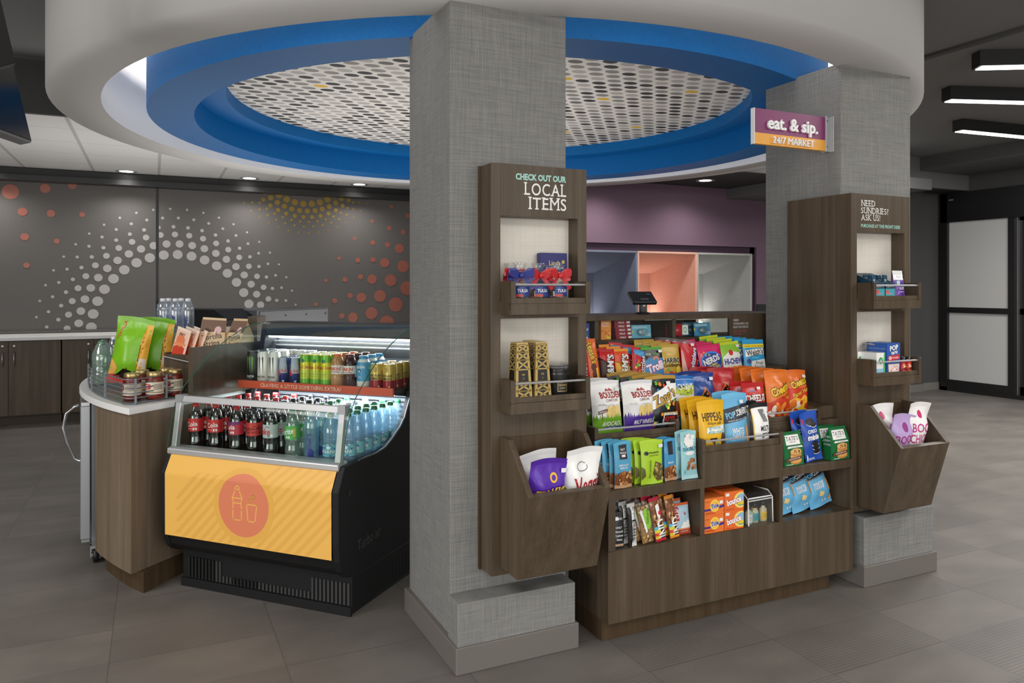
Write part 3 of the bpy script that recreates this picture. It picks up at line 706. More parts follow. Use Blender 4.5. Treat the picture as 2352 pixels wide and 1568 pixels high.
# ---------------------------------------------------------------- wood shelf towers with boxes, bins and lettering
def shelf_box(mb, x0, x1, yf, yb, z0, z1, zb, zl, t=.018, mat=WOOD, left=True, right=True, fl=.012):
    """open-topped box with a low front board set between two cheeks"""
    mb.box(x0, x1, yf+.014, yb, z0, z0+fl, mat)
    mb.box(x0, x1, yf, yf+.014, z0, zl, mat)
    mb.box(x0+t, x1-t, yf+.006, yf+.014, zl, zb, mat)
    for on, a, b in ((left, x0, x0+t), (right, x1-t, x1)):
        if on: mb.box(a, b, yf, yf+.014, zl, z1, mat).box(a, b, yf+.014, yb, z0+fl, z1, mat)
    return mb
def rail(x0, x1, y, z, parent, r=.0042):
    return MB().tube([(x0, y, z), (x1, y, z)], r, RAIL, 8).obj('rail', parent)
def tower(name, label, ox, oy, lines, ztop, side=0):
    t = tag(empty(name, (ox, oy, 0)), label, 'display tower')
    b_ = MB(); D = .096; zb = .335
    b_.box(0, .038, 0, D, zb, ztop, WOOD).box(.370, .409, 0, D, zb, ztop, WOOD)
    b_.box(.038, .370, 0, D, 1.668, ztop, WOOD).box(.038, .370, 0, D, 1.286, 1.3465, WOOD).box(.038, .370, 0, D, zb, .9865, WOOD)
    b_.obj('frame', t, bev=.001)
    if not side: MB().box(-.007, .416, D, .1095, zb-.004, ztop+.002, WOODD).obj('back_panel', t)
    else: MB().box(.0, .018, D, side, zb, ztop, WOOD).obj('side_panel', t, bev=.001)
    MB().box(.038, .370, .075, .0945, .98, 1.67, CREAM).obj('cream_backing', t)
    for z0 in (1.302, .942):
        s_ = shelf_box(MB(), .0385, .3695, -.093, -.0005, z0, z0+.122, z0+.061, z0+.040, fl=.0445).obj('shelf_box', t, bev=.001)
        rail(.050, .357, -.084, z0+.110, s_)
    # tilted waste-bin style dump bin
    bn = MB(); x0, x1, k = .036, .368, .020
    prof = [(.0, .849), (-.075, .849), (-.236, .681), (-.144, .367), (.0, .367)]
    for a in (x0, x1-k): bn.prism(prof, 'x', a, a+k, WOOD)
    bn.hexa([(x0+k, -.144, .367), (x1-k, -.144, .367), (x1-k, -.120, .367), (x0+k, -.120, .367), (x0+k, -.236, .681), (x1-k, -.236, .681), (x1-k, -.216, .688), (x0+k, -.216, .688)], WOOD)
    bn.box(x0+k, x1-k, -.12, 0, .367, .385, WOOD)
    bn.box(x0+k, x1-k, -.004, 0.0, .367, .845, WOODD)
    bn.obj('dump_bin', t, bev=.001)
    lt = MB(); draw(lt, lines, .409, .19, plane_front(0, 1.668, .409, .19, 0), 1, 1); lt.obj('lettering', t)
    return t
AQ = (164, 216, 204); WT = (240, 240, 236)
tower('local_items_tower', 'wooden display tower lettered local items on the front column', 1.125, 2.549,
      [T(AQ, 'CHECK OUT OUR', .775, .793, .121, b=1.9, al=1, w=.53), T(WT, 'LOCAL', .775, .563, .248, slab=True, b=.3, al=1, w=.445), T(WT, 'ITEMS', .775, .28, .248, slab=True, b=.3, al=1, w=.40)], 1.862)
tower('sundries_tower', 'wooden display tower lettered need sundries against the right column', 2.983, 2.54,
      [T(WT, 'NEED', .16, .726, .153, slab=True, al=0, w=.235), T(WT, 'SUNDRIES?', .16, .542, .153, slab=True, al=0, w=.46), T(WT, 'ASK US!', .16, .368, .153, slab=True, al=0, w=.32), T(AQ, 'PURCHASE AT THE FRONT DESK', .16, .158, .085, b=1, al=0, w=.67)], 1.850, .40)

# ---------------------------------------------------------------- stepped snack gondola
go = tag(empty('snack_gondola', (1.606, 2.505, 0)), 'wooden stepped snack display with cubbies between the two columns', 'gondola')
ginv = Matrix.Translation((-1.606, -2.505, 0))
def gp(name, mb, bev=.001, parent=None):
    o = mb.obj(name, parent or go, bev=bev); o.data.transform(ginv); return o
X0, X1, YF = 1.606, 2.955, 2.505
CUB = [(1.640, 2.058), (2.080, 2.497), (2.517, 2.938)]
b_ = MB(); YB = 2.80
b_.box(X0, X1, YF, YB, .083, .367, WOOD).box(X0, X1, YF, YB, .565, .603, WOOD)
for a, c in ((X0, 1.640), (2.058, 2.080), (2.497, 2.517), (2.938, X1)): b_.box(a, c, YF, YB, .367, .565, WOOD)
b_.box(X0, X1, YB, YB+.02, .083, .603, WOOD)
gp('lower_cabinet', b_)
gp('toe_kick', MB().box(X0, 2.854, 2.553, 2.80, 0, .083, WOODD))
# raised centre box
m_ = shelf_box(MB(), 2.070, 2.520, YF, 2.700, .603, .764, .737, .711); m_ = gp('centre_box', m_)
r_ = rail(2.086, 2.504, 2.514, .755, m_); r_.data.transform(ginv)
# middle tier
Y2 = 2.612
t2 = MB().box(1.606, 2.069, Y2+.001, 3.00, .604, .773, WOOD).box(2.521, 2.981, Y2+.001, 3.00, .604, .773, WOOD).box(2.069, 2.521, 2.705, 3.00, .604, .773, WOOD); gp('middle_tier', t2)
for a, c in ((1.610, 2.034), (2.30, 2.866)):
    s_ = gp('tier_box', shelf_box(MB(), a, c, Y2, 2.925, .773, .833, .806, .785)); r_ = rail(a+.016, c-.016, Y2+.009, .823, s_); r_.data.transform(ginv)
gp('end_filler', MB().box(2.867, 2.981, 2.638, 2.925, .774, .832, WOOD))
# top tier
Y3 = 2.930
gp('upper_tier', MB().box(1.606, 2.981, Y3+.001, 3.14, .774, .938, WOOD))
for a, c in ((1.610, 2.398), (2.462, 2.862)):
    s_ = gp('tier_box', shelf_box(MB(), a, c, Y3, 3.140, .939, .987, .962, .954)); r_ = rail(a+.016, c-.016, Y3+.008, .979, s_); r_.data.transform(ginv)
gp('end_filler', MB().box(2.863, 2.981, 2.947, 3.14, .939, .996, WOOD))
# glazed display strip and ledge counter at the back
YD_ = 3.16
b_ = MB(); b_.box(1.52, 3.25, YD_, YD_+.30, .939, 1.142, WOOD).box(1.52, 3.25, YD_, YD_+.02, 1.238, 1.244, WOOD).box(2.795, 3.25, YD_, YD_+.02, 1.142, 1.240, WOOD)
b_.box(1.52, 3.25, YD_, YD_+.36, 1.242, 1.262, WOOD)
for x in (1.955, 2.425): b_.box(x, x+.022, YD_+.012, YD_+.28, 1.142, 1.242, WOOD)
b_.box(1.54, 2.425, YD_+.28, YD_+.30, 1.142, 1.242, WOODD).box(2.62, 2.795, YD_+.28, YD_+.30, 1.142, 1.242, WOODD)
bc = tag(b_.obj('back_display_counter', bev=.001), 'wooden ledge counter with shallow glazed display behind the candy tier', 'counter')
MB().add([(1.54, YD_+.006, 1.143), (2.794, YD_+.006, 1.143), (2.794, YD_+.006, 1.241), (1.54, YD_+.006, 1.241)], [(0, 1, 2, 3)], GLASS).obj('glass_front', bc)
lt = MB(); draw(lt, [T((196, 194, 190), 'NEED', .04, .86, .10, b=.8, al=0), T((196, 194, 190), 'CHARGERS OR', .04, .70, .10, b=.8, al=0, w=.62), T((196, 194, 190), 'ELECTRONICS?', .04, .54, .10, b=.8, al=0, w=.62), T((160, 72, 84), 'PURCHASE HERE.', .04, .35, .08, b=.5, al=0, w=.56), T((160, 72, 84), 'JUST ASK.', .04, .20, .08, b=.5, al=0, w=.32)], .31, .115, plane_front(2.805, 1.128, .31, .115, YD_-.0005), 1, 1); lt.obj('lettering', bc)
MB().box(2.26, 2.62, YD_+.02, YD_+.03, 1.234, 1.238, P((210, 208, 204), .4)).obj('light_strip', bc)

# customer-facing payment screen on the counter
cr = tag(empty('payment_terminal', (2.36, 3.34, 1.2625), (0, 0, R(-16))), 'black payment screen on a stand on the wooden ledge counter', 'payment terminal')
MB().lathe([(0, 0), (.05, 0), (.05, .008), (.02, .012)], BLACK, 20).obj('base', cr)
MB().box(-.022, .022, -.018, .018, .01, .075, BLACK).obj('stand', cr, bev=.002)
MB().box(-.008, .008, -.0195, -.018, .048, .062, WT and P(WT, .4)).obj('tag_label', cr)
cr.scale = (.82, .82, .82)
hd = MB().box(-.085, .085, -.014, .014, 0, .115, P((34, 35, 37), .4)).obj('screen_casing', cr, (0, -.045, .066), (R(-52), 0, R(8)), bev=.006)
MB().box(-.03, .03, -.018, -.014, .02, .035, P((88, 92, 96), .4)).box(.03, .06, -.018, -.014, .07, .085, P((70, 74, 78), .4)).obj('rating_plate', hd)

# ---------------------------------------------------------------- blade sign on the right column
sg = tag(empty('blade_sign', (2.515, 2.68, 2.07)), 'purple and yellow blade sign reading eat and sip on the right column', 'sign')
SW, SH = .452, .165
pb = MB().box(.003, SW, 0, .022, .052, SH, P((124, 36, 96), .4)).box(.003, SW, 0, .022, 0, .052, P((238, 166, 52), .4)).box(0, .003, -.001, .023, -.001, SH+.001, WHITE)
pb.obj('sign_panel', sg)
lt = MB()
def raised(items, depth, mat):
    top = MB(); draw(top, items, SW, SH, plane_front(0, 0, SW, SH, -.001-depth), 1, 1, 0, 0)
    for it_ in items:
        vs, fs, tw = glyphs(it_[2], it_[6].get('b', 0), False); 
    o = top.obj('raised_lettering', sg)
    bm = bmesh.new(); bm.from_mesh(o.data); bmesh.ops.remove_doubles(bm, verts=bm.verts, dist=1e-6)
    ret = bmesh.ops.extrude_face_region(bm, geom=bm.faces[:]); vv = [e_ for e_ in ret['geom'] if isinstance(e_, bmesh.types.BMVert)]
    bmesh.ops.translate(bm, verts=vv, vec=(0, depth, 0)); bmesh.ops.recalc_face_normals(bm, faces=bm.faces); bm.to_mesh(o.data); bm.free()
raised([T((250, 250, 248), 'eat. & sip.', .52, .64, .36, b=1.1, w=.80)], .010, None)
raised([T((250, 250, 248), '24/7 MARKET', .53, .155, .20, w=.66)], .010, None)
MB().box(SW, SW+.012, -.006, .028, -.004, SH+.004, ALU).box(SW+.012, SW+.04, 0, .022, -.004, SH+.004, STEEL).box(SW+.034, SW+.041, -.02, .05, -.004, SH+.004, ALU).obj('wall_bracket', sg, bev=.001)
for z in (.02, SH-.02): MB().lathe([(0, 0), (.004, 0), (.004, .003)], STEEL, 10).obj('screw', sg, (SW+.006, -.006, z), (R(90), 0, 0))

# ---------------------------------------------------------------- packaged goods
def sstep(x): x = max(0, min(1, x)); return x*x*(3-2*x)
def bagshape(w, h, t, seed, kind='pillow', top=.07, bot=.045):
    rnd = random.Random(seed)
    ph = [rnd.uniform(0, 6.28) for _ in range(8)]; tw = rnd.uniform(-.5, .5)
    def f(u, v, side, o=0):
        e_ = .30 if kind != 'bar' else .10
        pt = sstep((1-top-v)/e_)
        pb = sstep((v-bot)/e_) if kind != 'pouch' else sstep((v+.02)/.06)
        pu = max(0, 4*u*(1-u))**(.55 if kind != 'bar' else .35)
        p = pt*pb*pu
        full = sin(PI*max(0, min(1, v)))
        x = (u-.5)*w*(1-(.055*full if kind == 'pillow' else .02*full))
        if kind == 'pillow': x += (u-.5)*w*.03*sstep((v-.8)/.2)
        wr = .0
        if kind == 'pillow':
            wr = t*.085*(sin(9*u+ph[0]+3*v)*sin(5*v+ph[1])+.6*sin(17*u+ph[2])*(sstep((v-.62)/.3)+sstep((.3-v)/.3))*pu)
        elif kind == 'pouch': wr = t*.05*sin(7*u+ph[3]+4*v)*pu
        sw = (.012 if kind == 'pillow' else .003)*w/.15*(sin(5.2*u+ph[4])*.35+tw*(u-.5))*sstep((v-.75)/.25)
        sb = .006*w/.15*sin(6*u+ph[5])*sstep((.2-v)/.2)*(kind == 'pillow')
        y = side*(t/2*p+wr*min(1, p*2)+.0008) + sw+sb
        z = v*h+(.010*h/.2*(sin(PI*u)*.5+tw*(u-.5))*sstep((v-.8)/.2) if kind == 'pillow' else 0)
        return (x, y+side*o, z)
    return f
def bag(name, w, h, t, base, art, seal=None, seed=1, kind='pillow', back=None, rough=.3, top=.07, gx=12, gz=16):
    fm_ = FO if kind == 'pillow' else P
    bm_ = base if isinstance(base, bpy.types.Material) else fm_(base, rough)
    bk = fm_(back, rough) if back else bm_
    mb = MB(); top = 1/gz if kind != 'pouch' else 2/gz if gz > 12 else 1/gz; tv = 1-top
    f_ = bagshape(w, h, t, seed, kind, top); f = f_
    nr = round(tv*gz); G = [[Vector(f(i/gx, j/gz, -1)) for i in range(gx+1)] for j in range(nr+1)]
    def art_map(u, v, o):
        x = max(0, min(gx-1e-6, u*gx)); y = max(0, min(nr-1e-6, v*gz)); i, j = int(x), int(y); a_, b_ = x-i, y-j
        p00, p10, p01, p11 = G[j][i], G[j][i+1], G[j+1][i], G[j+1][i+1]
        p = (p00+(p10-p00)*a_+(p11-p10)*b_) if a_ >= b_ else (p00+(p01-p00)*b_+(p11-p01)*a_)
        return (p.x, p.y-o, p.z)
    mb.grid(lambda u, v: f(u, v*tv, -1), gx, nr, bm_)
    mb.grid(lambda u, v: f(u, v*tv, 1), gx, nr, bk, flip=True)
    for uu in (0, 1): mb.add([f(uu, v/gz, s_) for v in range(nr+1) for s_ in (-1, 1)], [(2*i, 2*i+1, 2*i+3, 2*i+2) for i in range(nr)], bm_)
    mb.add([f(u/gx, 0, s_) for u in range(gx+1) for s_ in (-1, 1)], [(2*i, 2*i+1, 2*i+3, 2*i+2) for i in range(gx)], bm_)
    draw(mb, [q for q in art], w, h, art_map, gx, gz, .0010, .00012)
    o = mb.obj(name)
    sm = seal if isinstance(seal, bpy.types.Material) else P(seal or (base if not isinstance(base, bpy.types.Material) else (200, 200, 200)), rough)
    s_ = MB(); n = 14
    for sd, off_ in ((-1, .0004), (1, .0004)): s_.grid(lambda u, v: (lambda q: (q[0], q[1]+sd*.0006*sin(v*PI*5), q[2]))(f(u, tv+v*top, sd, off_)), gx, 6, sm)
    s_.obj('top_seal', o)
    if kind != 'bar' and seed % 2: sticker(o, f, .62+.08*(seed % 4), .885-.02*(seed % 3), w, h)
    return o
def sticker(o, f, u, v, w, h):
    MB().grid(lambda a, b_: f(u+(a-.5)*.022/w, v+(b_-.5)*.013/h, -1, .0085), 2, 2, WHITE).obj('price_sticker', o)
def put(o, x, y, z, lean=0, yaw=0, roll=0):
    o.rotation_euler = (R(-lean), R(roll), R(yaw))
    m_ = o.rotation_euler.to_matrix(); lo = min((m_ @ v.co).z for v in o.data.vertices) if o.data else 0
    o.location = (x, y, z+.0008-min(lo, 0)); return o
ORD = ['front', 'second', 'third', 'fourth', 'fifth', 'sixth', 'seventh', 'eighth']
def stack(o, desc, cat, grp, x, y, z, n=1, d=(0, .05, 0), lean=8, yaw=0, roll=0, jit=1.2, seed=0):
    """a front packet and n-1 more of its kind standing behind it"""
    rnd = random.Random(seed or len(desc))
    for i in range(n):
        c = o if i == 0 else copy_tree(o)
        k = 1 if i else 0
        put(c, x+d[0]*i+rnd.uniform(-.004, .004)*k, y+d[1]*i, z+d[2]*i, lean+rnd.uniform(-jit, jit)*k, yaw+rnd.uniform(-jit, jit)*k, roll+rnd.uniform(-jit, jit)*k)
        l = desc if n == 1 else desc+', '+ORD[i]+' in stack'
        tag(c, l, cat, grp)
    return o
W = (244, 243, 240); K = (26, 24, 24); RD = (196, 36, 40); YE = (244, 196, 44); TAN = (226, 176, 108); CHIP = (232, 204, 128)
def grass(col, y0, y1, n, seed, w=.06):
    rnd = random.Random(seed); out = [[(0, 0), (1, 0), (1, y0), (0, y0)]]
    for i in range(n):
        x = (i+.5)/n; out.append([(x-w/2, y0-.01), (x+w/2, y0-.01), (x+rnd.uniform(-.01, .01), y0+rnd.uniform(.3, 1)*(y1-y0))])
    return ('pp', col, out)
def blobs(cols, n, x0, x1, y0, y1, r, seed, asp=.75):
    rnd = random.Random(seed); it = []
    for i in range(n):
        q = r*rnd.uniform(.6, 1.2); it.append(('e', cols[i % len(cols)], rnd.uniform(x0, x1), rnd.uniform(y0, y1), q, q*asp))
    return it
def star(col, x, y, r, n=5, a=.7, asp=.7, k=.4): return ('p', col, [(x+r*(1 if i % 2 == 0 else k)*cos(a+PI*i/n), y+r*asp*(1 if i % 2 == 0 else k)*sin(a+PI*i/n)) for i in range(2*n)])

# -- middle tier: chip bags
GT = 'chip bags on the middle tier'
Z2 = .786
def boulder(col, l1, l2, seed):
    return [('r', (226, 226, 226), 0, .38, 1, .56)]+[('p', (246, 245, 243), [(0, .62), (.1, .56), (.25, .62), (.4, .54), (.6, .6), (.8, .55), (1, .62), (1, .93), (0, .93)])]+\
        [('e', CHIP, .45, .42, .10, .12), ('e', (222, 190, 112), .62, .42, .12, .13), ('e', CHIP, .78, .43, .11, .12)]+[grass(col, .30, .42, 22, seed)]+\
        [('p', (170, 52, 44), [(.42, .815), (.5, .865), (.56, .835), (.62, .87), (.74, .815)]), T((160, 44, 40), 'BOULDER', .58, .745, .115, b=1.6, w=.74), T((120, 60, 54), 'CANYON', .58, .645, .05, b=.6)]+\
        [T(W, l1, .60, .21, .085, b=1.2, w=.72), ('r', (40, 80, 150) if col[1] > 120 else col, .35, .09, .98, .155), T(W, l2, .66, .122, .045, b=.6, w=.58)]
o = bag('chip_bag', .15, .222, .065, W, boulder((112, 168, 40), 'AVOCADO', 'CLASSIC SEA SALT', 3)+[('p', (92, 56, 34), [(.10, .39), (.38, .43), (.42, .46), (.38, .49), (.10, .45)]), ('r', (92, 56, 34), .2, .28, .225, .41), T(W, 'CANYON CUT', .25, .44, .028, b=.5, w=.25, rot=8)], (236, 236, 236), 11)
stack(o, 'white chip bag with green base at left end of middle tier', 'chip bag', GT, 1.712, 2.672, Z2, 2, (-.006, .085, 0), 8, 2)
o = bag('chip_bag', .165, .215, .07, W, boulder((78, 48, 150), 'MALT VINEGAR', '& SEA SALT', 5), (226, 226, 228), 12)
stack(o, 'white chip bag with purple base, second from left on the middle tier', 'chip bag', GT, 1.868, 2.668, Z2, 1, (0, .085, 0), 7, 4)
zc = [(64, 130, 190), (214, 60, 44), (110, 190, 60), (236, 150, 40), (240, 230, 90)]
rnd = random.Random(4)
za = [star(zc[i % 5], rnd.uniform(.04, .96), rnd.uniform(.04, .90), .062, 5, rnd.uniform(0, 3)) for i in range(34)]
za += [('p', W, [(0, .36), (1, .60), (1, .86), (.75, .86), (.2, .70), (0, .58)])]
za += OT((190, 150, 60), (60, 44, 14), 'Zapp\'s', .50, .62, .20, b=1.2, rot=24, w=.86)
za += [('r', (190, 160, 60), .42, .11, 1.0, .325), ('r', W, .44, .125, .99, .31), ('r', (40, 20, 24), .46, .135, .985, .27), T((222, 52, 50), 'VOODOO', .72, .20, .10, b=.8, w=.5), T(K, 'NEW ORLEANS KETTLE', .72, .29, .022, b=.3, w=.48)]
o = bag('chip_bag', .155, .228, .046, (24, 26, 30), za, (186, 146, 50), 13)
stack(o, 'black chip bag with white band and gold top', 'chip bag', GT, 1.996, 2.672, Z2, 4, (-.022, .064, .0), 7, -2)
ja = [('r', (40, 120, 200), 0, .72, 1, .93), ('r', (38, 150, 186), 0, 0, 1, .22), ('e', (196, 98, 40), .22, .34, .2, .11), ('e', (206, 112, 50), .1, .45, .16, .08), ('p', (196, 214, 50), [(0, .73), (.25, .64), (.5, .61), (.75, .64), (1, .75), (1, .83), (.75, .70), (.5, .66), (.25, .70), (0, .80)]), T(W, "JACKSON'S", .5, .80, .12, b=1, w=.85), T(K, 'AVOCADO OIL', .5, .655, .035, b=.5, w=.5)]
ja += [T(K, s_, .62, .54-.085*i, .072, b=1.4, w=.5) for i, s_ in enumerate(('SWEET', 'POTATO', 'CHIPS'))]
o = bag('chip_bag', .14, .222, .06, W, ja, (44, 110, 190), 14)
stack(o, 'white and blue sweet potato chip bag on the middle tier', 'chip bag', GT, 2.165, 2.738, .775, 2, (-.02, .085, 0), 8, 2)
def dor(col, hi): return [('p', hi, [(.1, .35), (.5, .75), (.9, .35)]), ('p', K, [(.18, .38), (.5, .70), (.84, .38)]), ('p', (220, 130, 40), [(.6, .1), (.95, .15), (.8, .4)]), ('p', (230, 150, 50), [(.1, .08), (.5, .1), (.35, .32)])]+OT(W, K, 'Doritos', .5, .46, .12, b=1.5, w=.84)
o = bag('chip_bag', .155, .225, .07, (40, 76, 150), dor(0, (230, 120, 40)), (44, 66, 140), 15)
stack(o, 'dark blue corn chip bag behind the centre box of the gondola', 'chip bag', GT, 2.300, 2.782, .775, 2, (-.012, .075, .0), 5, 4)
o = bag('chip_bag', .15, .23, .07, (188, 34, 38), dor(0, (240, 120, 40)), (172, 28, 34), 16)
stack(o, 'red corn chip bag behind the centre box of the gondola', 'chip bag', GT, 2.438, 2.800, .786, 2, (-.05, .07, .0), 5, -3)
ca = [('r', (226, 96, 30), 0, .04, 1, .26), ('e', (236, 160, 60), .3, .16, .16, .1), ('e', (240, 170, 70), .7, .14, .17, .1), ('p', (150, 20, 24), [(0, .78), (.2, .93), (0, .93)])]+OT(W, (120, 14, 18), 'CHEEZ-IT', .52, .60, .17, b=1.5, w=.9)+[T((90, 160, 220), 'Baked', .45, .80, .06, b=.5), T(W, 'Original', .7, .34, .055, b=.8, rot=20)]
o = bag('snack_pouch', .14, .175, .042, (206, 38, 36), ca, (190, 34, 34), 17, 'pouch')
stack(o, 'red cheese cracker pouch in the right box of the middle tier', 'snack pouch', GT, 2.510, 2.668, Z2, 2, (-.020, .06, .0), 7, 2)
def che(top_, low, extra): return [('r', low, 0, 0, 1, .34), ('p', low, [(0, .33), (.5, .46), (1, .36), (1, .2), (0, .2)])]+blobs([(240, 120, 40), (250, 150, 60), (250, 246, 240)], 14, .06, .94, .06, .30, .09, 8)+extra
cc = OT(YE, K, 'Cheetos', .52, .62, .17, b=2, w=.86, rot=18)
o = bag('chip_bag', .148, .225, .055, (234, 122, 38), che(0, (206, 62, 30), cc+[T((90, 40, 10), 'Crunchy', .68, .47, .05, rot=20, b=.4)]), (228, 116, 36), 18)
stack(o, 'orange cheese puff bag in the right box of the middle tier', 'chip bag', GT, 2.655, 2.668, Z2, 4, (-.016, .062, .0), 6, 2)
o = bag('chip_bag', .14, .215, .055, (236, 116, 40), [('r', (222, 60, 36), 0, .30, 1, .62), ('p', (244, 190, 50), [(.0, .3), (.3, .42), (.55, .36), (.75, .46), (1, .36), (1, 0), (0, 0)])]+blobs([(206, 44, 30), (250, 240, 220), (230, 120, 40)], 16, .08, .92, .05, .32, .10, 9)+OT(YE, K, 'Cheetos', .55, .74, .15, b=2, w=.8, rot=16)+OT((250, 210, 60), (150, 20, 16), "Flamin' Hot", .56, .52, .10, b=.8, w=.76, rot=18), (230, 110, 40), 19)
stack(o, 'orange and red hot puff bag ending the middle tier', 'chip bag', GT, 2.792, 2.690, Z2, 1, (-.01, .07, .0), 6, -3)

# -- centre box
GC = 'snack bags in the centre box'
Zc = .617
hp = [('r', (40, 90, 50), 0, 0, 1, .035), T((58, 40, 30), 'HIPPEAS', .47, .78, .12, b=.6, w=.72), T((58, 40, 30), 'chickpea puffs', .5, .69, .045, w=.5), ('p', (248, 246, 236), [(.18, .55), (.9, .60), (.9, .66), (.2, .62)]), T((70, 170, 180), 'groovy', .5, .63, .055, b=.8), ('r', (248, 246, 236), .2, .54, .95, .585), T((70, 170, 180), 'white cheddar', .58, .563, .05, b=.8, w=.68)]
hp += [('p', (64, 40, 28), [(.30, .46), (.36, .42), (.44, .40), (.52, .42), (.57, .46), (.55, .475), (.50, .44), (.44, .425), (.37, .44), (.32, .475)]), ('p', (64, 40, 28), [(.40, .42), (.45, .42), (.62, .16), (.58, .15)]), ('p', (70, 196, 176), [(.52, .38), (.60, .41), (.66, .36), (.64, .18), (.60, .18)]), ('e', (84, 52, 36), .82, .44, .085, .10), ('e', (240, 150, 50), .62, .08, .2, .06), ('r', (250, 240, 210), .84, .10, .95, .2)]
o = bag('snack_bag', .150, .295, .044, (240, 186, 36), hp, (236, 182, 34), 20)
stack(o, 'yellow chickpea puff bag in the centre box', 'snack bag', GC, 2.170, 2.556, Zc, 3, (-.003, .056, .0), 4, 3)
def pops(): return [('p', (34, 42, 56), [(0, .60), (1, .68), (1, .87), (0, .80)]), T((110, 196, 236), 'POP', .20, .715, .085, b=1, rot=8, w=.3), T(W, 'CORNERS', .64, .76, .085, b=1, rot=8, w=.62), T(W, 'THE CRUNCHY AND WONDERFUL CORN SNACK', .48, .655, .018, rot=8, w=.8), T(W, 'WHITE', .42, .50, .085, b=1.2, w=.44), T(W, 'CHEDDAR', .42, .42, .065, b=1, w=.44), ('p', (214, 160, 96), [(.72, .60), (.88, .54), (.97, .40), (.90, .28), (.78, .34), (.76, .48)]), ('p', (222, 172, 108), [(.80, .10), (.94, .24), (.98, .12), (.86, .06)]), ('p', (240, 214, 150), [(.34, .24), (.56, .20), (.62, .28), (.42, .34)]), ('r', W, .5, .09, .56, .13), ('r', W, .64, .09, .70, .13)]
PB = (106, 180, 222)
pop_bag = bag('snack_bag', .140, .315, .05, PB, pops(), (116, 190, 230), 21)
stack(pop_bag, 'light blue popped corn chip bag in the centre box', 'snack bag', GC, 2.315, 2.564, Zc, 2, (-.004, .064, .0), 5, 2)
mg = [('r', (250, 249, 246), .10, .16, 1, .93), ('p', (232, 196, 60), [(.07, 0), (.11, 0), (.11, .93), (.07, .93)]), ('r', (214, 178, 120), .10, 0, 1, .17), ('p', (128, 128, 126), [(.42, .90), (.72, .90), (.84, .70), (.6, .70)]), T(K, 'MULTI', .60, .60, .085, b=1.4, w=.5), T(K, 'grain', .66, .51, .085, b=.6), ('e', (206, 160, 90), .66, .30, .23, .125), *blobs([(236, 206, 140), (166, 116, 60)], 26, .5, .84, .21, .39, .035, 5), ('r', (120, 84, 50), .2, .05, .5, .12)]
o = bag('snack_bag', .115, .265, .046, (30, 32, 38), mg, (34, 34, 38), 22)
stack(o, 'white multigrain chip bag with black top in the centre box', 'snack bag', GC, 2.440, 2.558, Zc, 2, (-.004, .06, .0), 4, 4)

# -- lower shelf left: nut packs
GN = 'nut packs on the lower shelf'
Z1 = .604
nb = [('r', (44, 40, 46), .28, .63, .72, .93), T(W, 'NUT', .5, .84, .045, b=.5), T(W, 'WALK', .5, .77, .045, b=.5), ('r', W, .40, .68, .6, .73), T(W, 'SIMPLICITY', .5, .50, .042, b=.8, w=.8), T(W, 'MEDLEY', .5, .44, .042, b=.8, w=.5), ('r', (196, 150, 110), 0, 0, 1, .09), ('r', (120, 72, 40), 0, .08, 1, .30)]+blobs([(150, 84, 40), (220, 180, 120), (110, 62, 34), (190, 120, 60)], 42, .05, .95, .09, .34, .07, 3, .5)
o = bag('nut_pack', .085, .180, .015, (88, 170, 208), nb, (96, 178, 214), 30)
stack(o, 'blue trail nut pack at the left end of the lower shelf', 'nut pack', GN, 1.690, 2.526, Z1, 4, (-.014, .0215, 0), 3, 3, 0, .4)
pi_ = [('p', (96, 84, 44), [(.62, .52), (.95, .44), (1, .25), (1, .08), (.7, .06), (.5, .24)]), *blobs([(150, 130, 70), (120, 100, 50), (190, 170, 110)], 24, .6, .96, .1, .45, .06, 6, .5), ('p', (96, 84, 44), [(0, .42), (.12, .36), (.16, .2), (0, .12)]), ('e', K, .2, .72, .09, .045), T(K, 'Wonderful', .55, .73, .05, b=.8, w=.5), T(K, 'Roasted & Salted', .55, .665, .03, b=.4, w=.5), T((40, 52, 20), 'PISTACHIOS', .36, .35, .055, b=.4, rot=90, w=.9)]
o = bag('nut_pack', .112, .175, .015, (176, 214, 52), pi_, (184, 220, 60), 31)
stack(o, 'lime green pistachio pack on the lower shelf', 'nut pack', GN, 1.830, 2.526, Z1, 4, (-.014, .0220, 0), 3, 3, 0, .4)
o = bag('nut_pack', .062, .170, .013, (70, 150, 196), nb[:1]+nb[5:], (82, 164, 208), 32)
stack(o, 'slim blue nut pack between the pistachios and sea salt packs', 'nut pack', GN, 1.930, 2.540, Z1, 3, (-.008, .0200, 0), 2, 3, 0, .4)
ss = [star(W, .5, .80, .34, 12, 0, .45, .7), T((40, 110, 140), 'SEA SALT', .5, .64, .07, b=1, w=.85), ('r', (180, 220, 226), 0, 0, 1, .08), ('e', W, .5, .55, .3, .04)]+blobs([(170, 110, 70), (196, 140, 96), (140, 84, 50)], 9, .35, .95, .22, .40, .12, 7, .5)+[T((60, 130, 150), '5', .2, .16, .06, b=.5)]
o = bag('nut_pack', .088, .195, .016, (156, 208, 214), ss, (160, 212, 216), 33)
stack(o, 'pale aqua sea salt nut pack beside the centre box', 'nut pack', GN, 2.018, 2.527, Z1, 2, (-.010, .0240, .0), 3, 4, 0, .4)

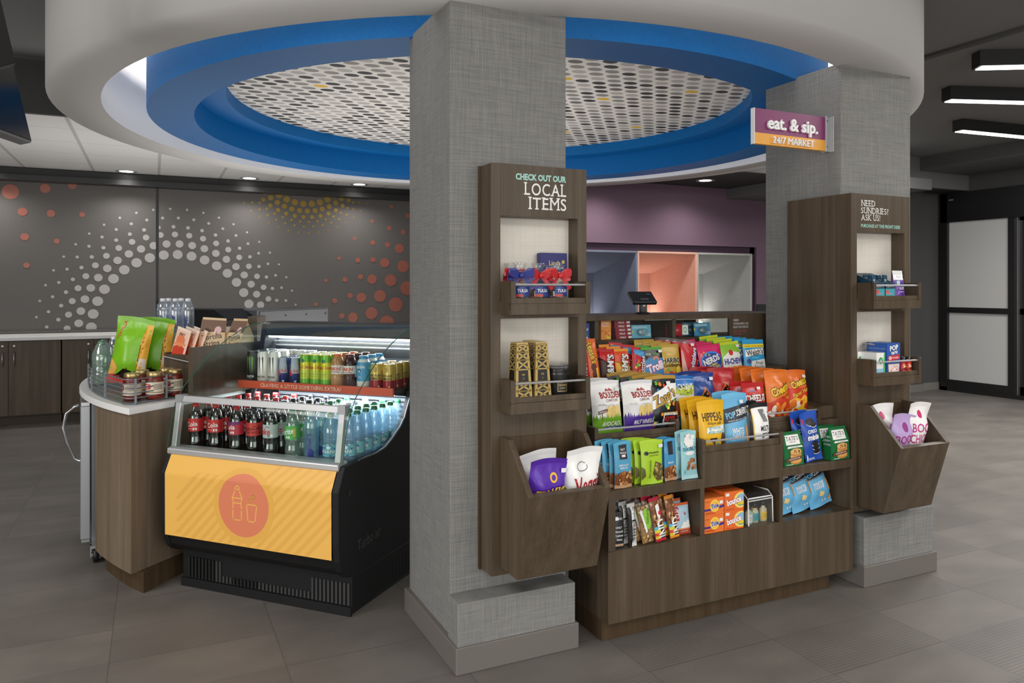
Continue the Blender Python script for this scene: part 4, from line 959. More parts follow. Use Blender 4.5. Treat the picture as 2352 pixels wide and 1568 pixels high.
# -- lower shelf right: cookies
def gusset(name, w, h, d, col, front, side=None):
    mb = MB(); hs = .62*h; m_ = P(col, .35); yb = d
    A_ = [(-w/2, 0, 0), (w/2, 0, 0), (w/2, yb, 0), (-w/2, yb, 0)]
    B_ = [(-w/2, .004, hs), (w/2, .004, hs), (w/2, yb-.004, hs), (-w/2, yb-.004, hs)]
    T_ = [(-w*.46, yb*.42, h*.93), (w*.46, yb*.42, h*.93), (w*.46, yb*.50, h*.93), (-w*.46, yb*.50, h*.93)]
    mb.hexa(A_+B_, m_); mb.hexa(B_+T_, m_)
    def fm(u, v, o):
        z = v*h
        if z <= hs: return (-w/2+u*w, .004*z/hs-o, z)
        k_ = (z-hs)/(h*.93-hs); return (-w/2+u*w, .004+(yb*.42-.004)*k_-o, z+o*.4)
    draw(mb, front, w, h, fm, 1, 50, .0008, .0002)
    if side: draw(mb, side, d, h, lambda u, v, o: (-w/2-o, d-u*d, v*h), 1, 1, .0008, .0002)
    o = mb.obj(name, bev=.002)
    MB().box(-w*.47, w*.47, yb*.45, yb*.475, h*.925, h, m_).obj('top_fold', o)
    return o
tf = [('p', W, [(.12, .62), (.84, .62), (.82, .90), (.15, .90)]), T(K, "TATE'S", .48, .80, .11, b=.3, w=.6, slab=True), T(K, 'BAKE SHOP', .48, .70, .035, w=.4), ('p', W, [(.16, .52), (.95, .53), (.9, .58), (.2, .58)]), T((60, 120, 70), 'TINY BUT MIGHTY', .55, .55, .03, w=.6)]
tf += [('e', c_, .58, y_, .28, .085) for c_, y_ in (((196, 136, 70), .12), ((224, 170, 100), .17), ((196, 136, 70), .24), ((226, 174, 104), .29), ((200, 142, 76), .36), ((232, 182, 112), .42))]+[*blobs([(90, 52, 30)], 9, .4, .76, .38, .47, .025, 2), ('p', (110, 62, 44), [(.06, .13), (.86, .20), (.86, .29), (.06, .22)]), T(W, 'CHOCOLATE CHIP', .48, .215, .04, b=.5, w=.66, rot=5), ('r', W, .08, .045, .4, .06)]
ts = [T(W, 'THIN', .5, .72, .07, w=.7), T(W, 'CRISPY', .5, .60, .07, w=.8), T(W, 'COOKIES', .5, .48, .06, w=.8)]
GK = 'cookie bags on the lower shelf'
tate = gusset('cookie_bag', .125, .15, .048, (28, 108, 58), tf, ts)
put(tate, 2.592, 2.512, Z1, 0, 3); tag(tate, 'green cookie bag next to the centre box on the lower shelf', 'cookie bag', GK)
c = copy_tree(tate); put(c, 2.880, 2.511, Z1, 0, 3); tag(c, 'green cookie bag at the right end of the lower shelf', 'cookie bag', GK)
c = copy_tree(tate); put(c, 2.862, 2.5625, Z1, 0, 1); tag(c, 'green cookie bag set back behind another at the right end', 'cookie bag', GK)
oa = [('p', (214, 40, 60), [(.03, .90), (.16, .86), (.07, .76)]), *[('e', cc_, x_, y_, rx, ry) for (x_, y_, rx, ry) in ((.55, .80, .25, .07), (.62, .36, .22, .055), (.66, .26, .22, .055), (.70, .17, .2, .05)) for cc_ in ((244, 244, 244), (36, 30, 32))][0:0]]
for x_, y_, rx, ry in ((.52, .80, .26, .075), (.66, .745, .2, .05), (.58, .36, .24, .055), (.62, .28, .24, .055), (.68, .19, .22, .05)): oa += [('e', (240, 240, 240), x_, y_-.012, rx, ry), ('e', (34, 28, 32), x_, y_, rx, ry)]
oa += [T(W, 'OREO', .52, .615, .075, b=1.4, w=.66), *OT(W, (20, 40, 130), 'minis', .54, .50, .115, b=2, w=.84), ('p', W, [(.06, .02), (.10, .02), (.14, .10), (.08, .16)]), T(W, 'OREO MINI', .35, .055, .04, b=.5, w=.4)]
o = bag('cookie_bag', .105, .22, .030, (30, 78, 176), oa, (34, 84, 184), 40)
stack(o, 'bright blue mini cookie bag between the green bags', 'cookie bag', GK, 2.735, 2.534, Z1, 2, (-.022, .034, .0), 6, 0, -5, .5)

# -- top tier: candy
GA = 'candy packs on the top tier'
Z3 = .9605
def bar(desc, w, h, t, base, art, seal, x, y, z, n, d, lean, yaw, seed, name='candy_pack', cat='candy pack', grp=GA, roll=0, kind='bar', top=.07, rough=.3):
    o = bag(name, w, h, t, base, art, seal, seed, kind, None, rough, top, 8, 12)
    return stack(o, desc, cat, grp, x, y, z, n, d, lean, yaw, roll)
bar('red and white candy bar pack starting the top tier', .05, .175, .014, (176, 28, 36), OT(W, K, 'TWIX', .5, .3, .14, b=1, rot=90, w=1.6), (160, 24, 30), 1.775, 2.965, Z3, 2, (0, .02, 0), 10, -10, 50)
bar('tall orange peanut butter cup pack at the left of the top tier', .058, .205, .014, (236, 110, 36), [*OT((248, 214, 50), (90, 40, 16), "Reese's", .46, .70, .17, b=.8, rot=-80, w=1.75), ('e', (96, 48, 26), .45, .36, .26, .09), ('e', (96, 48, 26), .5, .2, .26, .09), ('r', (250, 200, 60), .62, .12, .8, .34), ('r', (250, 220, 70), 0, 0, 1, .05)], (228, 104, 34), 1.832, 2.962, Z3, 2, (-.006, .022, 0), 10, 4, 51, roll=-3)
bar('red and brown chocolate candy pouch, left of the top tier', .08, .155, .022, (206, 36, 38), [('p', (66, 36, 26), [(0, 0), (1, 0), (1, .38), (.4, .5), (0, .74)]), *OT(W, (40, 20, 14), "M&M'S", .58, .45, .25, b=1.2, rot=82, w=1.5)], (190, 30, 34), 1.908, 2.967, Z3, 2, (.002, .036, 0), 10, 2, 52)
bar('orange and yellow peanut candy pouch on the top tier', .085, .155, .022, (228, 84, 40), [('p', (244, 176, 40), [(0, 0), (1, 0), (1, .5), (.4, .4), (0, .62)]), *blobs([(60, 140, 70), (60, 110, 190), (240, 220, 60), (210, 60, 40)], 10, .72, .98, .1, .6, .09, 4, .55), *OT(W, (70, 40, 20), "M&M'S", .52, .42, .25, b=1.2, rot=78, w=1.5)], (236, 150, 40), 1.990, 2.968, Z3, 3, (-.02, .036, .008), 10, 5, 53)
bar('red fruit candy pouch with blue corner on the top tier', .08, .155, .022, (200, 34, 44), [('p', (70, 160, 214), [(.1, .93), (1, .93), (1, .62), (.55, .70), (.1, .80)]), *blobs([(240, 200, 50), (230, 110, 40), (110, 60, 150), (90, 180, 60)], 14, .08, .45, .1, .6, .09, 5, .55), *OT(W, (120, 10, 30), 'Skittles', .66, .40, .20, b=.8, rot=84, w=1.3)], (204, 36, 50), 2.078, 2.97, Z3, 3, (-.04, .036, .010), 10, 5, 54, roll=5)
def pouch(desc, w, h, t, base, art, seal, x, y, n, d, seed, lean=10, yaw=3, roll=0, z=Z3, grp=GA, name='candy_pouch', cat='candy pouch'):
    o = bag(name, w, h, t, base, art, seal, seed, 'pouch', None, .3, .09, 10, 12)
    return stack(o, desc, cat, grp, x, y, z, n, d, lean, yaw, roll)
pouch('black and blue gummy worm pouch with green top', .128, .155, .022, (28, 30, 34), [('p', (76, 146, 196), [(0, 0), (1, 0), (1, .66), (.25, .66), (0, .5)]), ('p', (240, 130, 70), [(.45, .60), (.55, .70), (.7, .70), (.8, .60), (.72, .60), (.66, .65), (.58, .65), (.52, .60)]), ('p', (150, 110, 200), [(.3, .1), (.5, .22), (.7, .1), (.9, .2), (.9, .14), (.7, .04), (.5, .15), (.3, .04)]), *OT((252, 250, 252), (210, 60, 130), 'Trolli', .56, .40, .25, b=1.8, w=.84, rot=14), T(W, 'SOUR', .3, .78, .06, b=.6), T((120, 210, 70), 'CLASSIC', .65, .8, .05, b=.6)], (86, 170, 60), 2.165, 2.972, 2, (.0, .05, .004), 55)
pouch('gold gummy bear pouch on the top tier', .125, .165, .022, (206, 168, 60), [*OT(K, (250, 240, 200), 'HARIBO', .52, .52, .15, b=1.8, w=.9), T(K, 'Goldbears', .52, .38, .11, b=.8, w=.84), ('r', (206, 60, 40), 0, 0, 1, .14), *blobs([(220, 60, 50), (240, 190, 40), (110, 180, 60), (240, 150, 60)], 12, .06, .94, .04, .24, .07, 6), ('e', (246, 210, 60), .82, .2, .16, .14)], (196, 160, 60), 2.278, 2.985, 4, (-.022, .036, .006), 56)
pouch('red licorice pouch with clear top on the top tier', .10, .178, .022, (204, 30, 42), [('p', (226, 170, 160), [(0, .1), (.3, .1), (.05, .72), (0, .72)]), *OT(W, (50, 60, 150), 'Twizzlers', .66, .45, .17, b=1.2, rot=72, w=1.35), ('p', (150, 16, 30), [(.82, .05), (1, .05), (1, .5)])], FILM, 2.385, 2.978, 4, (-.024, .036, .004), 57, roll=3)
pouch('pink gummy cluster pouch on the top tier', .138, .15, .022, (222, 22, 104), [('e', (60, 140, 220), .52, .44, .46, .34), ('e', (30, 66, 160), .52, .44, .42, .28), *OT(W, (20, 40, 120), 'NERDS', .5, .50, .20, b=2, w=.74, rot=14), T((240, 220, 60), 'GUMMY', .54, .33, .08, b=.8, rot=10), T((240, 220, 60), 'CLUSTERS', .58, .24, .08, b=.8, rot=10, w=.5), *blobs([(240, 160, 50), (140, 200, 60), (200, 110, 210)], 9, .06, .5, .64, .76, .05, 7), *blobs([(240, 120, 150), (230, 60, 60)], 6, .3, .9, .04, .12, .08, 8)], (214, 18, 96), 2.520, 2.972, 4, (-.022, .034, .006), 58, 10, -3, -5)
pouch('green and white fruit chew pouch on the top tier', .125, .165, .022, (150, 206, 70), [('p', (248, 250, 240), [(0, .1), (1, 0), (1, .62), (.4, .72), (.05, .55)]), ('e', (214, 50, 50), .45, .66, .11, .09), ('e', (120, 60, 140), .5, .14, .14, .10), ('e', (240, 150, 70), .82, .16, .16, .08), ('e', (190, 70, 60), .2, .14, .12, .09), *OT((40, 60, 160), W, 'HI-CHEW', .53, .40, .17, b=2, w=.92)], (206, 220, 60), 2.652, 2.970, 4, (-.012, .036, .008), 59, 10, 2, -3)
pouch('bright blue fruit snack pouch at the right end of the top tier', .135, .172, .022, (52, 160, 214), [('r', (244, 220, 60), 0, .76, 1, .87), T(K, 'Real fruit is our main ingredient', .5, .81, .04, b=.4, w=.9), ('p', W, [(.06, .48), (.5, .58), (.94, .56), (.94, .74), (.5, .72), (.06, .68)]), T(K, "Welch's", .5, .63, .15, b=1, w=.8, rot=6), ('p', W, [(.2, 0), (1, 0), (1, .42), (.3, .36)]), T(K, 'Fruit', .68, .31, .11, b=.4), T(K, 'Snacks', .66, .19, .11, b=.4, w=.5), ('e', (60, 60, 130), .18, .36, .09, .07), *blobs([(206, 50, 50), (230, 90, 60)], 8, .04, .5, .03, .18, .09, 9), ('r', (90, 190, 220), .3, .43, .66, .48)], (58, 168, 220), 2.800, 2.975, 5, (-.022, .032, .003), 60, 8, -3)

# -- shallow display: medicines and chargers
def carton(name, w, d, h, col, front, side=None, top=None, sidec=None):
    mb = MB().box(-w/2, w/2, 0, d, 0, h, P(col, .4))
    draw(mb, front, w, h, lambda u, v, o: (-w/2+u*w, -o, v*h), 1, 1, .0005, .00015)
    if side: draw(mb, side, d, h, lambda u, v, o: (-w/2-o, d-u*d, v*h), 1, 1, .0005, .00015)
    if top: draw(mb, top, w, d, lambda u, v, o: (-w/2+u*w, v*d, h+o), 1, 1, .0005, .00015)
    o = mb.obj(name)
    MB().box(-w/2+.0006, w/2-.0006, .0006, d-.0006, h, h+.0012, P(tuple(int(c_*.93) for c_ in col), .4)).obj('lid_flap', o)
    return o
GD = 'packs in the glazed display'
ZD = 1.1425; YDD = YD_+.03
o = carton('medicine_box', .06, .03, .082, (36, 70, 160), [T(W, 'NyQuil', .45, .66, .17, b=.8, w=.85), ('r', (90, 180, 220), .1, .36, .75, .48), ('e', W, .72, .14, .14, .08), ('e', (60, 140, 80), .75, .28, .16, .05)])
put(o, 1.905, YDD, ZD); tag(o, 'dark blue cold medicine box at the left of the glazed display', 'medicine box', GD)
o = carton('medicine_box', .058, .03, .094, (240, 150, 60), [('r', (244, 190, 160), .05, .68, .75, .92), T((220, 90, 40), 'Vitamin', .4, .8, .1, b=.5, w=.6), *blobs([(236, 120, 40), (250, 180, 70)], 9, .1, .9, .15, .5, .13, 3, .8), ('e', (246, 220, 60), .72, .10, .22, .05)])
put(o, 2.032, YDD, ZD); tag(o, 'orange vitamin box beside the throat drop packs', 'medicine box', GD)
hl = carton('throat_drop_pack', .095, .03, .0173, (150, 22, 42), [T(W, 'HALLS', .42, .5, .52, b=1.2, w=.4), ('e', (110, 10, 26), .1, .5, .05, .25), ('r', (236, 236, 236), .76, .2, .97, .8)])
for i in range(5):
    c = hl if i == 0 else copy_tree(hl); put(c, 2.140-.003*i, YDD+.002*(i % 2), ZD+.0188*i)
    tag(c, 'red throat drop pack, '+['bottom', 'second from the bottom', 'middle', 'second from the top', 'top'][i]+' of the pile of five', 'throat drop pack', 'pile of red throat drop packs')
def blister(desc, x, y, w, h, col, body, yaw=0):
    mb = MB(); mb.prism([(-w/2, 0), (w*.46, 0), (w/2, h), (-w*.46, h)], 'y', 0, .002, P(col, .3))
    draw(mb, [('r', (170, 210, 226), .1, .72, .8, .9), ('e', (240, 200, 60), .06, .5, .04, .1), T(W, 'USB', .8, .25, .2, b=.6)], w, h, plane_front(-w/2, 0, w, h, 0), 1, 1)
    o = mb.obj('charger_blister'); put(o, x, y, ZD, 12, yaw); tag(o, desc, 'blister pack', GD)
    q = MB(); q.lathe([(w*.26, 0), (w*.24, .016), (w*.18, .02), (0, .02)], VINYL, 24); q.obj('clear_bubble', o, (0, -.001, h*.42), (R(90), 0, 0)).scale = (1.15, .75*h/w*1.6, 1)
    q = MB(); q.lathe([(w*.12, -.006), (w*.12, .006), (0, .006)], P(body, .3), 20); q.obj('charger', o, (-w*.06, -.008, h*.42), (R(90), 0, 0))
blister('blue charger blister pack beside the throat drops', 2.262, YDD+.02, .125, .068, (110, 186, 214), (170, 190, 200))
blister('blue charger blister pack leaning at the right of the display', 2.655, YDD+.02, .115, .072, (84, 160, 200), (150, 170, 176))
blister('blue charger blister pack behind another at the right of the display', 2.625, YDD+.075, .115, .072, (70, 140, 184), (110, 130, 140))
rp = MB().box(-.058, .058, .030, .033, 0, .068, P((164, 34, 46), .4)).obj('first_aid_pack'); put(rp, 2.480, YDD, ZD, 6); tag(rp, 'red first aid blister pack with rounded red case in the display', 'first aid pack', GD)
MB().lathe([(0, 0), (.030, .004), (.034, .02), (.030, .036), (0, .040)], P((190, 32, 44), .25), 24).obj('red_case', rp, (-.0, .026, .032), (R(90), 0, 0)).scale = (1.2, .9, .9)
q = MB(); q.prism([(-.018, 0), (.022, 0), (.022, .05), (-.014, .05)], 'y', -.013, -.011, W and P(W, .4)); draw(q, [('e', (110, 190, 160), .5, .5, .3, .3), ('e', W, .5, .5, .2, .2)], .036, .05, plane_front(-.016, 0, .036, .05, -.0135), 1, 1); q.obj('paper_insert', rp, (.03, 0, .008))

# -- lower cubbies
GB = 'snack bars in the left cubby'
Zq = .3672
bx = lambda *a, **k: bar(*a, name='snack_bar', cat='snack bar', grp=GB, **k)
bx('black nut bar with white label lines in left cubby', .048, .14, .016, (38, 38, 42), [('r', W, .1, .78, .5, .87), T(W, 'NO', .7, .82, .06, b=.5), *[T(W, s_, .5, .58-.11*i, .055, b=.7, w=.8) for i, s_ in enumerate(('ONLY', 'Almonds', 'Cashews', 'Dates'))], ('r', (206, 170, 140), .1, .06, .9, .13)], (30, 30, 32), 1.668, 2.525, Zq, 3, (0, .026, 0), 6, -4, 70)
bx('black and white protein bar in the left cubby', .040, .168, .018, (30, 30, 32), [('r', (236, 236, 232), .36, .0, 1, .93), T(K, 'COOKIES&CREAM', .62, .36, .30, b=.8, rot=90, w=2.2), T(K, 'PROTEIN BAR', .42, .3, .12, b=.5, rot=90, w=1.4), T(K, 'barebells', .72, .76, .14, b=.5, rot=90, w=1.3)], (206, 206, 206), 1.732, 2.522, Zq, 3, (-.017, .03, .002), 5, 8, 71)
bx('green granola bar with clear ends in the left cubby', .055, .160, .018, (150, 116, 76), [*blobs([(190, 150, 96), (110, 80, 50), (220, 190, 140)], 40, .04, .96, .04, .9, .09, 3, .4), ('e', (140, 196, 60), .6, .60, .36, .26), T(K, 'nature', .6, .66, .10, rot=80, w=1), ('p', (240, 240, 236), [(.05, .8), (.2, .86), (.45, .3), (.3, .26)])], FILM, 1.808, 2.524, Zq, 5, (-.012, .028, .002), 8, 2, 72, roll=-6)
kd = lambda c: [*blobs([(120, 70, 40), (190, 130, 80), (220, 180, 130), (90, 50, 30)], 36, .04, .96, .36, .9, .09, 4, .4), ('r', (90, 190, 220), 0, .27, .6, .34), ('r', (226, 210, 60), 0, .20, .6, .27), ('r', (220, 70, 40), 0, .13, .6, .20), ('r', (236, 200, 60), 0, .06, .6, .13), ('r', K, .5, .06, 1, .36), T(W, 'KIND', .74, .21, .28, b=1, rot=90, w=2), ('r', c, 0, 0, 1, .06)]
bx('red-ended fruit and nut bar in the left cubby', .050, .175, .016, (140, 86, 52), kd((190, 30, 60))+[('p', W, [(.35, .82), (.7, .86), (.75, .6), (.55, .45), (.4, .6)]), ('e', (206, 40, 50), .7, .64, .16, .05)], (196, 30, 62), 1.868, 2.522, Zq, 4, (-.014, .028, .003), 8, 2, 73, roll=-7)
bx('orange-ended fruit and nut bar in the left cubby', .048, .172, .016, (136, 84, 50), kd((236, 150, 40)), (236, 150, 44), 1.945, 2.535, Zq, 5, (-.012, .026, .004), 8, 6, 74, roll=-4)
o = bag('snack_bar', .078, .128, .022, (176, 208, 224), [('r', (196, 80, 50), 0, 0, 1, .18), ('r', (224, 150, 110), 0, .17, 1, .21), T(W, 'CRUNCHY', .55, .10, .05, b=.6), ('r', (170, 30, 44), .02, .45, .22, .90), T(W, 'CLIF', .12, .68, .12, b=.8, rot=90, w=2), ('p', W, [(.25, .21), (.5, .42), (.62, .36), (.8, .5), (1, .21)]), ('p', (190, 60, 50), [(.55, .72), (.68, .66), (.6, .60)]), ('e', (240, 240, 236), .6, .30, .2, .05)], (206, 96, 54), 75, 'bar', None, .3, .07, 8, 12)
stack(o, 'blue and orange energy bar pouch at the right of the left cubby', 'snack bar', GB, 2.008, 2.555, Zq, 3, (-.012, .03, .010), 8, 2)

GL = 'laundry boxes in the middle cubby'
td = [('r', (60, 50, 140), 0, .28, .32, .40), ('p', (60, 50, 140), [(.55, .3), (1, .42), (1, .56), (.55, .44)]), ('e', (250, 220, 90), .52, .55, .24, .36), ('e', (250, 190, 60), .52, .55, .19, .29), *OT((40, 60, 160), W, 'Tide', .52, .55, .26, b=1.6, w=.40, rot=8), ('r', W, .76, .62, .94, .80), ('r', (190, 70, 30), .05, .10, .55, .14), ('r', (190, 70, 30), .05, .17, .4, .20), ('r', (190, 70, 30), .06, .80, .22, .84)]
bo_ = [('e', (250, 224, 110), .84, .5, .36, .42), ('e', (150, 190, 220), .90, .5, .30, .34), ('p', (110, 150, 70), [(.6, .36), (.75, .46), (1, .4), (1, .22), (.75, .2)]), ('e', (230, 210, 60), .86, .34, .2, .10), *OT(W, (206, 40, 40), 'bounce', .48, .52, .34, b=2, w=.74, rot=10), ('r', W, .05, .78, .24, .93), ('r', (190, 60, 26), .05, .06, .5, .09)]
tide = carton('detergent_box', .103, .07, .072, (238, 124, 52), td); bnc = carton('dryer_sheet_box', .105, .07, .080, (236, 112, 46), bo_)
for c0_, x_, h_, nm_, cat in ((tide, 2.137, .0738, 'orange detergent box', 'detergent box'), (bnc, 2.245, .0818, 'orange dryer sheet box', 'dryer sheet box')):
    first = True
    for k in range(2):
        for j in range(3):
            c = c0_ if first else copy_tree(c0_); first = False
            put(c, x_, 2.512+.073*j, Zq+.0005+h_*k)
            tag(c, f"{nm_}, {['bottom', 'top'][k]} row, {['front', 'second from front', 'rear'][j]} in the middle cubby", cat, GL)
pv = tag(empty('toiletry_pouch', (2.398, 2.515, Zq), (0, 0, R(2))), 'clear vinyl toiletry pouch with white piping in the middle cubby', 'toiletry pouch')
PVp = [(.0, 0), (.004, .115), (.03, .135), (.11, .135), (.11, 0)]
MB().add([(x, *PVp[i]) for x in (-.072, .072) for i in range(4)], [(0, 1, 5, 4), (1, 2, 6, 5), (2, 3, 7, 6)], VINYL).add([(x, *p) for x in (-.072, .072) for p in PVp], [(0, 1, 2, 3, 4), (5, 6, 7, 8, 9)], VINYL).obj('vinyl_body', pv)
pp = MB()
for pth in ([(-.072, 0, .003), (-.072, .004, .112), (-.068, .005, .118), (.068, .005, .118), (.072, .004, .112), (.072, 0, .003)], [(-.072, .006, .117), (-.072, .03, .136), (-.068, .11, .136)], [(.072, .006, .117), (.072, .03, .136), (.068, .11, .136)], [(-.07, .002, .108), (.07, .002, .108)]): pp.tube(pth, .003, WHITE, 6)
pp.obj('white_piping', pv)
def tbottle(i, x, y, col, cap, labc, lab, tall=.065):
    mb = MB().lathe([(0, 0), (.017, .001), (.018, .006), (.018, tall*.78), (.009, tall*.9), (.008, tall)], clear('gel_%d' % i, (255, 255, 255), col, .2, .45, col), 20); o = mb.obj('toiletry_bottle'); o.location = (x, y, Zq+.001); o.scale = (1, .72, 1)
    MB().lathe([(0, 0), (.010, 0), (.010, .018), (0, .018)], P(cap, .3), 16).obj('flip_cap', o, (0, 0, tall))
    q = MB(); f_ = lambda u, v, oo: (.0186*sin((u-.5)*1.9), -.0186*cos((u-.5)*1.9)-oo, .01+v*.034); q.grid(lambda u, v: f_(u, v, 0), 6, 1, P(labc, .4)); draw(q, [('r', tuple(int(c_*.7) for c_ in labc), .15, .25+.2*k, .85, .32+.2*k) for k in range(3)], .035, .034, f_, 6, 1, .0004); q.obj('paper_label', o)
    tag(o, lab, 'toiletry bottle', 'toiletry bottles in the vinyl pouch')
tbottle(0, 2.352, 2.540, (206, 224, 210), K, (226, 230, 226), 'pale green toiletry bottle with white label, leftmost in the vinyl pouch')
tbottle(1, 2.392, 2.546, (226, 226, 196), K, (70, 170, 180), 'cream toiletry bottle with teal label in the vinyl pouch')
tbottle(2, 2.418, 2.578, (240, 220, 140), K, (240, 226, 170), 'yellow toiletry bottle at the back of the vinyl pouch')
tbottle(3, 2.442, 2.548, (240, 232, 200), K, (240, 200, 60), 'cream toiletry bottle with yellow label, rightmost in the vinyl pouch', .07)
c = pop_bag
GP_ = 'blue snack bags in the right cubby'
ps_ = bag('snack_bag', .158, .222, .06, PB, [tuple(i) for i in pops()], (116, 190, 230), 23)
for i, (x_, y_, ro, ya) in enumerate(((2.600, 2.565, -5, 4), (2.712, 2.558, -6, 8), (2.835, 2.555, -8, 6))):
    c = ps_ if i == 0 else copy_tree(ps_); put(c, x_, y_+.012*i, Zq, 16, ya, ro); c.scale = (1, 1, .93)
    tag(c, ['leftmost', 'middle', 'rightmost'][i]+' light blue corn chip bag in the right cubby', 'snack bag', GP_)

# ---------------------------------------------------------------- bottles in the well of the case
def cyl(r, z0, z1, a=150, prof=None):
    """map 0..1 artwork round the front of a can or bottle"""
    def f(u, v, o):
        t = R(a)*(u-.5); z = z0+v*(z1-z0); q = (prof(z) if prof else r)+o
        return (q*sin(t), -q*cos(t), z)
    return f
def interp(pr):
    def g(z):
        for (r0, z0), (r1, z1) in zip(pr, pr[1:]):
            if z0 <= z <= z1: return r0+(r1-r0)*((z-z0)/(z1-z0) if z1 > z0 else 0)
        return pr[-1][0]
    return g
CB = [(.0, .004), (.022, 0), (.030, .004), (.0335, .02), (.0335, .045), (.0305, .062), (.0305, .078), (.0335, .092), (.0335, .152), (.0325, .160), (.028, .178), (.0195, .198), (.0135, .210), (.0125, .214), (.0125, .218)]
WB = [(.0, .004), (.022, 0), (.030, .004), (.0335, .02), (.032, .028), (.0335, .036), (.0335, .085), (.032, .090), (.0335, .096), (.032, .110), (.0335, .122), (.0335, .145), (.031, .158), (.024, .182), (.0165, .202), (.0130, .210), (.0125, .218)]
def bottle(prof, shell, liquid, fill, capc, zl=None, labc=None, art=None, aw=150, cap_r=.0145, s=1, labmat=None, facet=0):
    H_ = prof[-1][1]
    o = MB().lathe(prof, shell, 28).obj('drink_bottle')
    g = interp(prof[1:])
    if liquid:
        inner = [(max(0, r-.0012), z+.0012) for r, z in prof if z < fill]+[(g(fill)-.0012, fill), (0, fill)]
        MB().lathe(inner, liquid, 24).obj('drink', o)
    MB().lathe([(cap_r, H_-.016), (cap_r+.0004, H_-.006), (cap_r-.0005, H_+.002), (0, H_+.003)], capc, 22).obj('cap', o)
    if labc or labmat:
        q = MB(); q.cap = False
        n = 8; q.lathe([(g(zl[0]+(zl[1]-zl[0])*k/n)+.0006, zl[0]+(zl[1]-zl[0])*k/n) for k in range(n+1)], labmat or P(labc, .35), 28)
        if art: draw(q, art, .0335*R(aw), zl[1]-zl[0], cyl(0, zl[0], zl[1], aw, lambda z: g(z)+.0006), 14, 4, .0006, .0002)
        q.obj('label_wrap', o)
    return o
COLR = (204, 46, 48)
colart = lambda c1, c2: [T(c1, c2, .42, .58, .36, b=.5, w=.72, rot=6), T(c1, 'Coca', .04, .52, .20, b=.3, rot=80), ('r', (240, 240, 240), .5, .10, .58, .28), ('r', (240, 240, 240), .62, .10, .70, .28), ('r', c1, .10, .2, .45, .22)]
capR, capK, capS, capG, capW = P((196, 40, 40), .35), P((30, 28, 30), .35), P((150, 150, 146), .35), P((44, 120, 74), .35), P((232, 234, 236), .3)
B_COLA = bottle(CB, PET, COLA, .185, capR, (.092, .152), COLR, colart(W, 'Cola'))
B_CHER = bottle(CB, PET, COLA, .185, capR, (.092, .152), (196, 50, 70), [('p', (120, 40, 110), [(0, .62), (1, .82), (1, 1), (0, 1)])]+colart(W, 'Cola')+[('e', (130, 30, 110), .2, .2, .06, .14)])
B_ZERO = bottle(CB, PET, COLA, .185, capK, (.092, .152), (206, 60, 54), [T(K, 'Coca-Cola', .5, .60, .34, b=.3, w=.88, rot=4), T(K, 'ZERO SUGAR', .48, .28, .12, b=.3, w=.6), ('r', K, .88, .14, .96, .34)])
B_DIET = bottle(CB, PET, COLA, .185, capS, (.092, .152), (186, 194, 194), [T((198, 50, 60), 'coke', .36, .50, .46, b=1, w=.66), T((198, 50, 60), 'diet', .56, .84, .14), ('e', W, .76, .18, .06, .12), ('r', (120, 124, 124), .55, .1, .66, .24)])
B_LIME = bottle(CB, PETG, None, 0, capG, (.092, .152), (92, 176, 92), [T(W, 'Sprite', .36, .58, .42, b=1.2, w=.8, rot=10), ('r', (196, 180, 50), .72, .18, .86, .84), ('r', W, .36, .08, .44, .24), ('r', W, .48, .08, .56, .24)])
SM = [(.0, .004), (.024, 0), (.031, .006), (.033, .03), (.033, .15), (.0315, .17), (.026, .19), (.017, .206), (.0130, .212), (.0125, .218)]
B_SMART = bottle(SM, PETW, None, 0, capW, (.018, .150), None, [('e', (40, 44, 130), .74, .17, .17, .16), T((60, 64, 150), 'smart', .62, .52, .20, b=1, rot=90, w=1.2), T((90, 130, 100), 'water', .78, .66, .09, rot=90, b=.4)], labmat=clear('clear_label', (255, 255, 255), (232, 240, 244), .1))
B_DASA = bottle(WB, PETW, None, 0, capG, (.036, .086), (130, 196, 204), [('e', (96, 170, 186), .56, .52, .30, .50), *[('e', (56, 90, 180), .56+.30*cos(a_), .52+.46*sin(a_), .05, .07) for a_ in (.3, 1.4, 2.6, 3.8, 5.0)], ('e', (220, 240, 244), .56, .78, .10, .16), T(W, 'DASANI', .44, .44, .30, b=.6, w=.92)])
for o_ in (B_COLA, B_CHER, B_ZERO, B_DIET, B_LIME, B_SMART, B_DASA): o_['proto'] = 1
_used = set()
def use(o):
    if o.name not in _used:
        _used.add(o.name); del o['proto']; return o
    c = copy_tree(o)
    return c
COLS = [(.897, [B_COLA]*7, 'red-capped cola'), (.789, [B_COLA]*7, 'red-capped cola'), (.660, [B_CHER]+[B_COLA]*6, 'red-capped cola'), (.566, [B_ZERO]*7, 'black-capped zero sugar cola'), (.459, [B_DIET]*3+[B_ZERO]*4, 'diet cola'),
        (.346, [B_LIME]*7, 'green-capped lemon-lime soda'), (.236, [B_SMART]*7, 'clear-capped smart water'), (.136, [B_DASA]*7, 'green-capped spring water'), (.070, [B_DASA]*7, 'green-capped spring water')]
CN = ['leftmost', 'second', 'third', 'fourth', 'middle', 'sixth', 'seventh', 'eighth', 'rightmost']
rnd = random.Random(2)
